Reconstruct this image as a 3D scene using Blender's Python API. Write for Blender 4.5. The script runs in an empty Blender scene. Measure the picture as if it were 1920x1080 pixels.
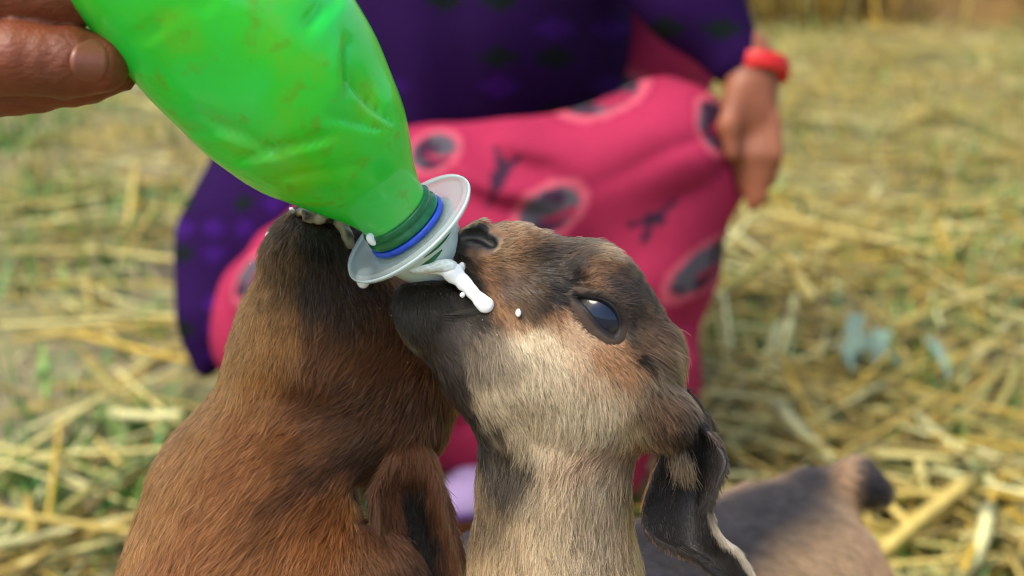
import bpy, math
import numpy as np
from mathutils import Vector, Matrix

rng = np.random.default_rng(11)
scene = bpy.context.scene
COL = scene.collection

# ------------------------------------------------------------------ camera, sky, sun, exposure
F_PX, TH, CAM_H, D0 = 3050.0, math.radians(18), 0.70, 0.55      # focal length in photo pixels, tilt, height, focus
S = D0 / F_PX                                                     # metres per photo pixel at the focus distance
cd = bpy.data.cameras.new('camera')
cam = bpy.data.objects.new('camera', cd); COL.objects.link(cam)
cam.location = (0, 0, CAM_H); cam.rotation_euler = (math.pi / 2 - TH, 0, 0)
cd.sensor_width = 36; cd.lens = 36 * F_PX / 1920
cd.clip_start = 0.02; cd.clip_end = 400
cd.dof.use_dof = True; cd.dof.focus_distance = D0 - 0.018; cd.dof.aperture_fstop = 9.5; cd.dof.aperture_blades = 0
scene.camera = cam

SUN_EL, SUN_AZ = math.radians(64), math.radians(-125)              # azimuth from +Y (away from the camera) towards +X
w = bpy.data.worlds.new('World'); scene.world = w; w.use_nodes = True
nt = w.node_tree; bg = nt.nodes['Background']
sky = nt.nodes.new('ShaderNodeTexSky'); sky.sky_type = 'NISHITA'; sky.sun_disc = False
sky.sun_elevation = SUN_EL; sky.sun_rotation = SUN_AZ; sky.air_density = 1.0; sky.dust_density = 3.5; sky.ozone_density = 1.0
nt.links.new(sky.outputs[0], bg.inputs[0]); bg.inputs[1].default_value = 0.135
sl = bpy.data.lights.new('sun', 'SUN'); sl.energy = 2.1; sl.angle = math.radians(32); sl.color = (1.0, 0.93, 0.82)
sun = bpy.data.objects.new('sun', sl); COL.objects.link(sun)
sd = Vector((math.sin(SUN_AZ) * math.cos(SUN_EL), math.cos(SUN_AZ) * math.cos(SUN_EL), math.sin(SUN_EL)))
sun.rotation_euler = sd.to_track_quat('Z', 'Y').to_euler()
vs = scene.view_settings; vs.view_transform = 'Standard'; vs.look = 'None'; vs.gamma = 1; vs.exposure = 0.95; vs.use_curve_mapping = False
scene.render.engine = 'CYCLES'
cy = scene.cycles; cy.use_denoising = True; cy.filter_width = 1.15; cy.max_bounces = 8; cy.diffuse_bounces = 4; cy.glossy_bounces = 4; cy.transmission_bounces = 8; cy.transparent_max_bounces = 12
scene.cycles_curves.shape = 'RIBBONS'; scene.cycles_curves.subdivisions = 2

# ------------------------------------------------------------------ coordinates (camera space: x right, y up, z towards the camera)
ct, st = math.cos(TH), math.sin(TH)
RM = np.array([[1, 0, 0], [0, st, -ct], [0, ct, st]])             # camera axes -> world
def to_world(p): return np.asarray(p) @ RM.T + np.array([0, 0, CAM_H])
def from_world(p): return (np.asarray(p, float) - np.array([0, 0, CAM_H])) @ RM
def Q(px, py, d):                                                 # a point d metres from the camera plane
    return np.array([(px - 960) / F_PX * d, -(py - 540) / F_PX * d, -d])
def C(px, py, z=0.0):                                             # the same, depth in focus-plane pixels towards the camera
    return Q(px, py, D0 - z * S)
def rs(r, z=0.0): return r * S * (D0 - z * S) / D0
def px_of(P):
    d = -P[:, 2]
    return 960 + P[:, 0] / d * F_PX, 540 - P[:, 1] / d * F_PX
def lin(r, g, b):
    c = np.array([r, g, b], float) / 255
    return np.where(c <= 0.04045, c / 12.92, ((c + 0.055) / 1.055) ** 2.4)

# ------------------------------------------------------------------ smooth value noise
def _hash(i, j, k, s):
    h = (i * 374761393 + j * 668265263 + k * 1274126177 + s * 974634777) & 0xffffffff
    h = ((h ^ (h >> 13)) * 1274126177) & 0xffffffff
    return ((h ^ (h >> 16)) & 0xffff) / 65535.0
def noise(P, scale, seed=0):
    q = np.asarray(P) * scale; f = np.floor(q).astype(np.int64); t = q - f; t = t * t * (3 - 2 * t)
    out = 0
    for a in (0, 1):
        for b in (0, 1):
            for c in (0, 1):
                wgt = (t[:, 0] if a else 1 - t[:, 0]) * (t[:, 1] if b else 1 - t[:, 1]) * (t[:, 2] if c else 1 - t[:, 2])
                out = out + wgt * _hash(f[:, 0] + a, f[:, 1] + b, f[:, 2] + c, seed)
    return out * 2 - 1

# ------------------------------------------------------------------ sculpting with distance fields
# op = (kind, data, blend, mode)   mode: '+' join, '-' carve, '&' keep inside
def cone(a, b, ra, rb, k=0.01, mode='+', flat=None): return ('cone', (np.array(a, float), np.array(b, float), ra, rb, flat), k, mode)
def pc(a, b, k=40, mode='+', flat=None):                          # cone from pixel points (x, y, z, r)
    return cone(C(*a[:3]), C(*b[:3]), rs(a[3], a[2]), rs(b[3], b[2]), k * S, mode, flat)
def ell(c, r, rot=None, k=0.01, mode='+'): return ('ell', (np.array(c, float), np.array(r, float), rot), k, mode)
def pe(c, r, ang=0, k=40, mode='+', tilt=0):                      # ellipsoid from pixels, turned by ang degrees in the picture
    a, t = math.radians(-ang), math.radians(tilt)
    Rz = np.array([[math.cos(a), math.sin(a), 0], [-math.sin(a), math.cos(a), 0], [0, 0, 1]])
    Ry = np.array([[math.cos(t), 0, -math.sin(t)], [0, 1, 0], [math.sin(t), 0, math.cos(t)]])
    return ell(C(*c), np.array(r) * S * (D0 - c[2] * S) / D0, Ry @ Rz, k * S, mode)
def plane(p, n, k=0.005, mode='&'): n = np.array(n, float); return ('plane', (np.array(p, float), n / np.linalg.norm(n)), k, mode)
def prim(op, P):
    kind, dta = op[0], op[1]
    if kind == 'cone':
        a, b, ra, rb, flat = dta
        ab = b - a; t = np.clip((P - a) @ ab / (ab @ ab + 1e-12), 0, 1)
        q = P - a - t[:, None] * ab
        if flat is not None:
            n, f = flat; q = q + ((q @ n) * (1 / f - 1))[:, None] * n
        return np.sqrt((q * q).sum(1)) - (ra + (rb - ra) * t)
    if kind == 'ell':
        c, r, rot = dta
        q = P - c
        if rot is not None: q = q @ rot.T
        k0 = np.sqrt(((q / r) ** 2).sum(1)); k1 = np.sqrt(((q / r ** 2) ** 2).sum(1))
        return np.where(k1 > 1e-9, k0 * (k0 - 1) / np.maximum(k1, 1e-9), -r.min())
    if kind == 'plane':
        p, n = dta
        return (P - p) @ n
def evalf(ops, P, disp=None):
    d = None
    for op in ops:
        v = prim(op, P); k = max(op[2], 1e-6)
        if d is None: d = v; continue
        if op[3] == '+':
            h = np.maximum(k - np.abs(d - v), 0) / k; d = np.minimum(d, v) - h * h * k * 0.25
        else:
            if op[3] == '-': v = -v
            h = np.maximum(k - np.abs(d - v), 0) / k; d = np.maximum(d, v) + h * h * k * 0.25
    if disp is not None: d = d + disp(P)
    return d
def bounds(ops, pad):
    lo, hi = np.full(3, 1e9), np.full(3, -1e9)
    for op in ops:
        if op[3] != '+': continue
        if op[0] == 'cone':
            a, b, ra, rb, _ = op[1]
            for c, r in ((a, ra), (b, rb)): lo = np.minimum(lo, c - r); hi = np.maximum(hi, c + r)
        elif op[0] == 'ell':
            r = op[1][1].max(); lo = np.minimum(lo, op[1][0] - r); hi = np.maximum(hi, op[1][0] + r)
    return lo - pad, hi + pad
_OFF = np.array([(i, j, k) for i in (0, 1) for j in (0, 1) for k in (0, 1)])
def sculpt(ops, h, disp=None):
    """surface nets over the blocks near the surface -> vertices, quads, normals (camera space)"""
    B = 16; lo, hi = bounds(ops, 3 * h)
    nb = np.ceil((hi - lo) / (h * B)).astype(int)
    ijk = np.stack(np.meshgrid(*[np.arange(n) for n in nb], indexing='ij'), -1).reshape(-1, 3)
    cen = lo + (ijk + 0.5) * h * B; R = 0.87 * B * h
    pd = np.stack([prim(o, cen) for o in ops])
    dist = evalf(ops, cen)
    kmax = max(o[2] for o in ops)
    keep = np.where(np.abs(dist) < R * 1.7 + kmax * 0.3)[0]
    g = np.arange(B + 1); grid = np.stack(np.meshgrid(g, g, g, indexing='ij'), -1).reshape(-1, 3) * h
    NY, NZ = nb[1] * B + 3, nb[2] * B + 3
    vid, vpos, eds = [], [], []
    plus = np.array([o[3] == '+' for o in ops]); ks = np.array([o[2] for o in ops])
    for bi in keep:
        o = ijk[bi] * B; P = lo + o * h + grid
        m = pd[plus, bi].min()
        sel = np.where(plus, pd[:, bi] < m + 2.6 * R + ks, pd[:, bi] < 2 * R + ks)
        for q, op in enumerate(ops):
            if op[3] == '&': sel[q] = True
        sub = [op for q, op in enumerate(ops) if sel[q]]
        if sub[0][3] != '+': continue
        v = evalf(sub, P, disp).reshape(B + 1, B + 1, B + 1)
        s = v < 0
        if s.all() or not s.any(): continue
        cnt = sum(s[a:a + B, b:b + B, c:c + B].astype(np.int8) for a, b, c in _OFF)
        ci = np.argwhere((cnt > 0) & (cnt < 8))
        acc = np.zeros((len(ci), 3)); num = np.zeros(len(ci))
        for ax in range(3):
            for off in _OFF:
                if off[ax]: continue
                p0 = ci + off; p1 = p0.copy(); p1[:, ax] += 1
                v0 = v[p0[:, 0], p0[:, 1], p0[:, 2]]; v1 = v[p1[:, 0], p1[:, 1], p1[:, 2]]
                x = (v0 < 0) != (v1 < 0)
                t = np.where(x, v0 / np.where(x, v0 - v1, 1), 0)
                q = p0.astype(float); q[:, ax] += t
                acc += q * x[:, None]; num += x
        vpos.append(lo + (o + acc / num[:, None]) * h)
        gc = ci + o + 1; vid.append((gc[:, 0] * NY + gc[:, 1]) * NZ + gc[:, 2])
        for ax in range(3):
            sh = [slice(0, B)] * 3; sh2 = list(sh); sh2[ax] = slice(1, B + 1)
            a0 = s[tuple(sh)]; a1 = s[tuple(sh2)]
            e = np.argwhere(a0 != a1)
            if len(e): eds.append(np.c_[e + o + 1, np.full(len(e), ax), a0[e[:, 0], e[:, 1], e[:, 2]]])
    vid = np.concatenate(vid); vpos = np.concatenate(vpos); E = np.concatenate(eds)
    order = np.argsort(vid); vid = vid[order]; vpos = vpos[order]
    quads = []
    for ax in range(3):
        e = E[E[:, 3] == ax]; u, w_ = [(1, 2), (2, 0), (0, 1)][ax]
        ids = []
        for du, dw in ((-1, -1), (0, -1), (0, 0), (-1, 0)):
            c = e[:, :3].copy(); c[:, u] += du; c[:, w_] += dw
            ids.append((c[:, 0] * NY + c[:, 1]) * NZ + c[:, 2])
        ids = np.stack(ids, 1)
        pos = np.searchsorted(vid, ids); pos = np.minimum(pos, len(vid) - 1)
        ok = (vid[pos] == ids).all(1)
        f = pos[ok]; flip = e[ok, 4] == 0
        f[flip] = f[flip][:, ::-1]
        quads.append(f)
    Fq = np.concatenate(quads)
    N = vnormals(vpos, Fq)
    return vpos, Fq, N
def vnormals(V, Fq):
    a, b, c, d = (V[Fq[:, i]] for i in range(4))
    fn = np.cross(c - a, d - b); N = np.zeros_like(V)
    for i in range(4): np.add.at(N, Fq[:, i], fn)
    return N / np.maximum(np.linalg.norm(N, axis=1, keepdims=True), 1e-12)

# ------------------------------------------------------------------ objects
def mesh_data(name, V, F, col=None, smooth=True):
    me = bpy.data.meshes.new(name)
    if isinstance(F, np.ndarray):
        n = F.shape[1]
        me.vertices.add(len(V)); me.vertices.foreach_set('co', np.ascontiguousarray(V, dtype=np.float32).ravel())
        me.loops.add(F.size); me.loops.foreach_set('vertex_index', np.ascontiguousarray(F, dtype=np.int32).ravel())
        me.polygons.add(len(F)); me.polygons.foreach_set('loop_start', np.arange(0, F.size, n, dtype=np.int32))
        me.update(calc_edges=True); me.validate()
    else:
        me.from_pydata([tuple(v) for v in V], [], F); me.update()
    if smooth: me.polygons.foreach_set('use_smooth', np.ones(len(me.polygons), dtype=bool))
    if col is not None:
        at = me.color_attributes.new('col', 'FLOAT_COLOR', 'POINT')
        c4 = np.ones((len(V), 4), np.float32); c4[:, :3] = col
        at.data.foreach_set('color', c4.ravel())
    return me
def put(name, me, mat, parent=None, base=None, **props):
    o = bpy.data.objects.new(name, me); COL.objects.link(o)
    if mat is not None:
        me.materials.clear(); me.materials.append(mat)
    if parent is not None: o.parent = parent
    elif base is not None: o.location = base
    for k, v in props.items(): o[k] = v
    return o
def add(name, V, F, mat, parent=None, base=(0, 0, 0), col=None, smooth=True, **props):
    """V in camera space; base = world position of the thing's origin"""
    return put(name, mesh_data(name, to_world(V) - np.array(base), F, col, smooth), mat, parent, base, **props)
def empty(name, base, **props):
    o = bpy.data.objects.new(name, None); o.empty_display_size = 0.02; COL.objects.link(o); o.location = base
    for k, v in props.items(): o[k] = v
    return o
def tube(path, rad, n=12, cap=True):
    P = np.array(path, float); m = len(P); R_ = np.broadcast_to(np.asarray(rad, float), (m,))
    T = np.gradient(P, axis=0); T /= np.linalg.norm(T, axis=1, keepdims=True)
    up = np.array([0, 0, 1.0]) if abs(T[0, 2]) < 0.9 else np.array([1.0, 0, 0])
    V = []
    for i in range(m):
        a = np.cross(T[i], up); a /= np.linalg.norm(a); b = np.cross(T[i], a); up = -np.cross(T[i], a) if False else up
        for j in range(n):
            t = 2 * math.pi * j / n; V.append(P[i] + R_[i] * (math.cos(t) * a + math.sin(t) * b))
    Fc = [(i * n + j, i * n + (j + 1) % n, (i + 1) * n + (j + 1) % n, (i + 1) * n + j) for i in range(m - 1) for j in range(n)]
    if cap: Fc += [tuple(range(n))[::-1], tuple((m - 1) * n + j for j in range(n))]
    return np.array(V), Fc
def frame_of(axis):
    a = np.array(axis, float); a /= np.linalg.norm(a)
    u = np.cross(a, [0, 0, 1.0]); u /= np.linalg.norm(u); return a, u, np.cross(a, u)
def lathe(org, axis, prof, n=48, disp=None, closed=False):
    """prof: list of (distance along axis, radius); camera space"""
    a, u, v = frame_of(axis); org = np.array(org); ang = np.linspace(0, 2 * math.pi, n, endpoint=False)
    V = np.concatenate([org + s * a + r * (np.cos(ang)[:, None] * u + np.sin(ang)[:, None] * v) for s, r in prof])
    m = len(prof)
    Fc = [(i * n + j, (i + 1) * n + j, (i + 1) * n + (j + 1) % n, i * n + (j + 1) % n) for i in range(m - 1) for j in range(n)]
    if closed: Fc += [((m - 1) * n + j, j, (j + 1) % n, (m - 1) * n + (j + 1) % n) for j in range(n)]
    return V, np.array(Fc)
def catmull(A, n):
    """resample the first axis of A with a Catmull-Rom curve"""
    A = np.asarray(A, float); m = len(A); t = np.linspace(0, m - 1, n); i = np.minimum(t.astype(int), m - 2); f = (t - i).reshape((-1,) + (1,) * (A.ndim - 1))
    p0, p1, p2, p3 = A[np.maximum(i - 1, 0)], A[i], A[i + 1], A[np.minimum(i + 2, m - 1)]
    return 0.5 * (2 * p1 + (p2 - p0) * f + (2 * p0 - 5 * p1 + 4 * p2 - p3) * f ** 2 + (3 * p1 - p0 - 3 * p2 + p3) * f ** 3)
def patch(ctrl, nu, nv, thick):
    """closed thin shell through a grid of control points; returns V, F, N, (u, v, side)"""
    G = catmull(np.array(ctrl, float), nu); G = catmull(G.transpose(1, 0, 2), nv).transpose(1, 0, 2)
    du = np.gradient(G, axis=0); dv = np.gradient(G, axis=1); n = np.cross(du, dv); n /= np.maximum(np.linalg.norm(n, axis=2, keepdims=True), 1e-9)
    uu, vv = np.meshgrid(np.linspace(0, 1, nu), np.linspace(0, 1, nv), indexing='ij')
    th = thick * np.minimum(1, 0.25 + 4 * np.minimum(vv, 1 - vv))[..., None]
    V = np.concatenate([(G + n * th).reshape(-1, 3), (G - n * th).reshape(-1, 3)])
    idx = np.arange(nu * nv).reshape(nu, nv); M = nu * nv
    q = np.stack([idx[:-1, :-1], idx[1:, :-1], idx[1:, 1:], idx[:-1, 1:]], -1).reshape(-1, 4)
    Fq = [q, q[:, ::-1] + M]
    def strip(line, rev):
        s = np.stack([line[:-1], line[1:], line[1:] + M, line[:-1] + M], 1); return s[:, ::-1] if rev else s
    Fq += [strip(idx[:, 0], True), strip(idx[:, -1], False), strip(idx[0, :], False), strip(idx[-1, :], True)]
    Fq = np.concatenate(Fq); N = vnormals(V, Fq)
    # make the normals point outwards from the shell
    if ((N[:M] * n.reshape(-1, 3)).sum() < 0): Fq = Fq[:, ::-1]; N = -N
    par = np.c_[np.r_[uu.ravel(), uu.ravel()], np.r_[vv.ravel(), vv.ravel()], np.r_[np.ones(M), -np.ones(M)]]
    return V, Fq, N, par

# ------------------------------------------------------------------ materials
def new_mat(name):
    m = bpy.data.materials.new(name); m.use_nodes = True
    return m, m.node_tree, m.node_tree.nodes['Principled BSDF']
def setp(b, **kw):
    names = {'rough': 'Roughness', 'spec': 'Specular IOR Level', 'sss': 'Subsurface Weight', 'coat': 'Coat Weight', 'coatr': 'Coat Roughness', 'trans': 'Transmission Weight', 'ior': 'IOR', 'sheen': 'Sheen Weight', 'alpha': 'Alpha', 'sssr': 'Subsurface Scale', 'metal': 'Metallic'}
    for k, v in kw.items(): b.inputs[names[k]].default_value = v
def add_bump(t, b, scale, strength, dist=0.001, detail=4, kind='noise', stretch=None):
    tc = t.nodes.new('ShaderNodeTexCoord'); vec = tc.outputs['Object']
    if stretch:
        mp = t.nodes.new('ShaderNodeMapping'); mp.inputs['Scale'].default_value = stretch; t.links.new(vec, mp.inputs[0]); vec = mp.outputs[0]
    nz = t.nodes.new('ShaderNodeTexNoise'); nz.inputs['Scale'].default_value = scale; nz.inputs['Detail'].default_value = detail
    t.links.new(vec, nz.inputs['Vector'])
    bp = t.nodes.new('ShaderNodeBump'); bp.inputs['Strength'].default_value = strength; bp.inputs['Distance'].default_value = dist
    t.links.new(nz.outputs['Fac'], bp.inputs['Height']); t.links.new(bp.outputs[0], b.inputs['Normal'])
    return nz
def vary(t, src, scale, amount, detail=4):
    """src colour output multiplied by noise in 1-amount .. 1+amount"""
    tc = t.nodes.new('ShaderNodeTexCoord'); nz = t.nodes.new('ShaderNodeTexNoise'); nz.inputs['Scale'].default_value = scale; nz.inputs['Detail'].default_value = detail
    t.links.new(tc.outputs['Object'], nz.inputs['Vector'])
    mr = t.nodes.new('ShaderNodeMapRange'); mr.inputs[1].default_value = 0.3; mr.inputs[2].default_value = 0.7; mr.inputs[3].default_value = 1 - amount; mr.inputs[4].default_value = 1 + amount
    t.links.new(nz.outputs['Fac'], mr.inputs[0])
    mx = t.nodes.new('ShaderNodeMix'); mx.data_type = 'RGBA'; mx.blend_type = 'MULTIPLY'; mx.inputs[0].default_value = 1
    t.links.new(src, mx.inputs[6]); t.links.new(mr.outputs[0], mx.inputs[7])
    return mx.outputs[2]
def plain(name, c, rough=0.5, noise_=None, bump=None, **kw):
    m, t, b = new_mat(name); setp(b, rough=rough, **kw)
    rgb = t.nodes.new('ShaderNodeRGB'); rgb.outputs[0].default_value = (*c, 1)
    src = vary(t, rgb.outputs[0], *noise_) if noise_ else rgb.outputs[0]
    t.links.new(src, b.inputs['Base Color'])
    if bump: add_bump(t, b, *bump)
    return m
def painted(name, rough=0.6, noise_=None, bump=None, **kw):
    m, t, b = new_mat(name); setp(b, rough=rough, **kw)
    at = t.nodes.new('ShaderNodeAttribute'); at.attribute_name = 'col'
    src = vary(t, at.outputs['Color'], *noise_) if noise_ else at.outputs['Color']
    t.links.new(src, b.inputs['Base Color'])
    if bump: add_bump(t, b, *bump)
    return m
def fur_material():
    m = bpy.data.materials.new('fur'); m.use_nodes = True; t = m.node_tree; t.nodes.clear()
    out = t.nodes.new('ShaderNodeOutputMaterial'); at = t.nodes.new('ShaderNodeAttribute'); at.attribute_name = 'col'
    hi = t.nodes.new('ShaderNodeHairInfo')
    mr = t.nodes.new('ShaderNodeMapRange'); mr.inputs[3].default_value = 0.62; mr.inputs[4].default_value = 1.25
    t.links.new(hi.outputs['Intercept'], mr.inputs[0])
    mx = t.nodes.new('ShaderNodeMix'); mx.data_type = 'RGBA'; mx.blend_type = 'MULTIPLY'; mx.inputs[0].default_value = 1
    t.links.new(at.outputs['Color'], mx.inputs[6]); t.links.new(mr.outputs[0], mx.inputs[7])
    h = t.nodes.new('ShaderNodeBsdfHairPrincipled'); h.parametrization = 'COLOR'
    h.inputs['Roughness'].default_value = 0.38; h.inputs['Radial Roughness'].default_value = 0.5; h.inputs['Coat'].default_value = 0.0; h.inputs['IOR'].default_value = 1.42
    t.links.new(mx.outputs[2], h.inputs['Color'])
    df = t.nodes.new('ShaderNodeBsdfDiffuse'); t.links.new(mx.outputs[2], df.inputs['Color'])
    ms = t.nodes.new('ShaderNodeMixShader'); ms.inputs[0].default_value = 0.35
    t.links.new(h.outputs[0], ms.inputs[1]); t.links.new(df.outputs[0], ms.inputs[2]); t.links.new(ms.outputs[0], out.inputs['Surface'])
    return m
MAT_FUR = fur_material()
MAT_SKIN_FUR = painted('hide', rough=0.5, spec=0.35, bump=(1600, 0.35, 0.0004))
MAT_NOSE = plain('dark_nose_skin', lin(30, 27, 26), 0.38, bump=(1800, 0.5, 0.0004), spec=0.6)

# ------------------------------------------------------------------ fur
def sample_surface(V, Fq, N, n, weight=None):
    tri = np.concatenate([Fq[:, [0, 1, 2]], Fq[:, [0, 2, 3]]])
    A = 0.5 * np.linalg.norm(np.cross(V[tri[:, 1]] - V[tri[:, 0]], V[tri[:, 2]] - V[tri[:, 0]]), axis=1)
    if weight is not None: A = A * weight[tri].mean(1)
    cs = np.cumsum(A); k = np.searchsorted(cs, rng.random(n) * cs[-1]); k = np.minimum(k, len(tri) - 1)
    r1, r2 = np.sqrt(rng.random(n)), rng.random(n)
    wts = np.stack([1 - r1, r1 * (1 - r2), r1 * r2], 1)
    P = (V[tri[k]] * wts[..., None]).sum(1); Nn = (N[tri[k]] * wts[..., None]).sum(1)
    return P, Nn / np.linalg.norm(Nn, axis=1, keepdims=True), tri[k], wts
def flow(P, guides, sig):
    """blend of guide directions (x, y, dx, dy[, z, dz]) given in picture pixels"""
    x, y = px_of(P); out = np.zeros((len(P), 3)); tot = np.zeros(len(P))
    for g in guides:
        wgt = np.exp(-((x - g[0]) ** 2 + (y - g[1]) ** 2) / (2 * sig * sig)) + 1e-9
        dv = np.array([g[2], -g[3], g[4] if len(g) > 4 else 0.0]); dv /= np.linalg.norm(dv)
        out += wgt[:, None] * dv; tot += wgt
    return out / tot[:, None]
def make_fur(name, parent, base, P, N, D, L, colr, lift=0.35, rad=0.00011, curl=0.17, clump=0.32, cell=0.0018, seg=4):
    n = len(P)
    D = D + 0.30 * np.stack([noise(P, 95, 201), noise(P, 95, 202), noise(P, 95, 203)], 1) + 0.16 * np.stack([noise(P, 330, 204), noise(P, 330, 205), noise(P, 330, 206)], 1)
    L = L * (1 + 0.25 * noise(P, 140, 207))
    T = D - (D * N).sum(1, keepdims=True) * N; T /= np.maximum(np.linalg.norm(T, axis=1, keepdims=True), 1e-6)
    Bt = np.cross(N, T)
    a = rng.normal(0, curl, n)[:, None]; T = T * np.cos(a) + Bt * np.sin(a)
    lf = np.clip(lift * (1 + rng.normal(0, 0.35, n)), 0.05, 1.5)[:, None]
    L = (L * np.clip(1 + rng.normal(0, 0.22, n), 0.4, 1.7))[:, None]
    bend = rng.normal(0, 0.12, n)[:, None]
    t = np.linspace(0, 1, seg + 1)
    pts = np.stack([P - N * 0.0004 + L * (tt * T + lf * (tt - 0.55 * tt * tt) * N + bend * tt * tt * np.cross(N, T)) for tt in t], 1)
    q = np.floor(P / cell + rng.random(3) + 0.35 * np.stack([noise(P, 700, 5), noise(P, 700, 6), noise(P, 700, 7)], 1)).astype(np.int64)
    key = (q[:, 0] * 73856093) ^ (q[:, 1] * 19349663) ^ (q[:, 2] * 83492791)
    _, inv, cnt = np.unique(key, return_inverse=True, return_counts=True)
    tip = pts[:, -1]; mean = np.stack([np.bincount(inv, tip[:, a_], len(cnt)) for a_ in range(3)], 1) / cnt[:, None]
    cw = (clump * np.clip(1 + rng.normal(0, 0.4, n), 0, 1.6))[:, None, None]
    pts = pts + (t[None, :, None] ** 1.5) * cw * (mean[inv] - tip)[:, None, :]
    W = to_world(pts.reshape(-1, 3)) - np.array(base)
    cu = bpy.data.hair_curves.new(name); cu.add_curves([seg + 1] * n)
    cu.attributes['position'].data.foreach_set('vector', W.astype(np.float32).ravel())
    ra = cu.attributes.get('radius') or cu.attributes.new('radius', 'FLOAT', 'POINT')
    rr = (rad * np.clip(1 + rng.normal(0, 0.25, n), 0.5, 1.8))[:, None] * np.array([1.0, 0.95, 0.8, 0.55, 0.12])[None, :seg + 1] if seg == 4 else rad * np.linspace(1, 0.15, seg + 1)[None, :] * np.ones((n, 1))
    ra.data.foreach_set('value', rr.astype(np.float32).ravel())
    ca = cu.attributes.new('col', 'FLOAT_COLOR', 'CURVE'); c4 = np.ones((n, 4), np.float32); c4[:, :3] = np.clip(colr, 0.001, 0.98); ca.data.foreach_set('color', c4.ravel())
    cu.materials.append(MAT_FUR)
    o = bpy.data.objects.new(name, cu); COL.objects.link(o); o.parent = parent
    return o
def blobs(P, base_col, marks, wob=18, seed=3):
    """coat markings, with some light and shade painted in: (x, y, rx, ry, angle, colour, strength) laid one over another with soft ragged edges"""
    x, y = px_of(P)
    x = x + wob * noise(P, 160, seed) + wob * 0.6 * noise(P, 420, seed + 1); y = y + wob * noise(P, 160, seed + 2) + wob * 0.6 * noise(P, 420, seed + 3)
    c = np.tile(np.asarray(base_col, float), (len(P), 1))
    for mx, my, rx, ry, ang, colr, stg in marks:
        a = math.radians(ang); dx, dy = x - mx, y - my
        u = (dx * math.cos(a) + dy * math.sin(a)) / rx; v = (-dx * math.sin(a) + dy * math.cos(a)) / ry
        al = np.clip((1.38 - np.sqrt(u * u + v * v)) / 0.76, 0, 1); al = stg * al * al * (3 - 2 * al)
        c = c * (1 - al[:, None]) + np.asarray(colr) * al[:, None]
    return c
# ================================================================== ground, straw, grass, hay
def ground_pt(px, py, z=0.0):
    d = (CAM_H - z) / (st + (py - 540) / F_PX * ct); return to_world(Q(px, py, d))
def hgt(x, y):
    P = np.stack([np.ravel(x), np.ravel(y), np.zeros(np.size(x))], 1)
    return (0.018 * noise(P, 2.1, 91) + 0.008 * noise(P, 6.3, 92) + 0.004 * noise(P, 19, 93) - 0.012).reshape(np.shape(x))
gx = np.concatenate([np.linspace(-40, -4, 12), np.linspace(-3.6, 3.6, 190), np.linspace(4, 40, 12)])
gy = np.concatenate([np.linspace(-30, -1, 8), np.linspace(-0.8, 6.4, 190), np.linspace(7, 60, 14)])
GX, GY = np.meshgrid(gx, gy, indexing='ij'); GZ = hgt(GX, GY)
idx = np.arange(GX.size).reshape(GX.shape)
Fg = np.stack([idx[:-1, :-1], idx[1:, :-1], idx[1:, 1:], idx[:-1, 1:]], -1).reshape(-1, 4)
m_, t_, b_ = new_mat('soil'); setp(b_, rough=0.95, spec=0.1)
tc = t_.nodes.new('ShaderNodeTexCoord')
def nzn(scale, detail=6):
    n = t_.nodes.new('ShaderNodeTexNoise'); n.inputs['Scale'].default_value = scale; n.inputs['Detail'].default_value = detail; t_.links.new(tc.outputs['Object'], n.inputs['Vector']); return n
def rampn(src, stops):
    r = t_.nodes.new('ShaderNodeValToRGB'); el = r.color_ramp.elements
    while len(el) < len(stops): el.new(0.5)
    for e_, (p_, c_) in zip(el, stops): e_.position = p_; e_.color = (*c_, 1)
    t_.links.new(src, r.inputs[0]); return r
r1 = rampn(nzn(3.2).outputs['Fac'], [(0.36, lin(120, 112, 92)), (0.5, lin(104, 102, 66)), (0.62, lin(86, 104, 48))])
r2 = rampn(nzn(55).outputs['Fac'], [(0.3, lin(110, 104, 90)), (0.55, lin(176, 164, 128)), (0.75, lin(206, 190, 140))])
mx = t_.nodes.new('ShaderNodeMix'); mx.data_type = 'RGBA'; mx.blend_type = 'MIX'; mx.inputs[0].default_value = 0.42
t_.links.new(r1.outputs[0], mx.inputs[6]); t_.links.new(r2.outputs[0], mx.inputs[7]); t_.links.new(mx.outputs[2], b_.inputs['Base Color'])
bp = t_.nodes.new('ShaderNodeBump'); bp.inputs['Strength'].default_value = 0.8; bp.inputs['Distance'].default_value = 0.02; t_.links.new(nzn(70).outputs['Fac'], bp.inputs['Height']); t_.links.new(bp.outputs[0], b_.inputs['Normal'])
ground = put('ground', mesh_data('ground', np.stack([GX.ravel(), GY.ravel(), GZ.ravel()], 1), Fg), m_, kind='structure')

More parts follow.
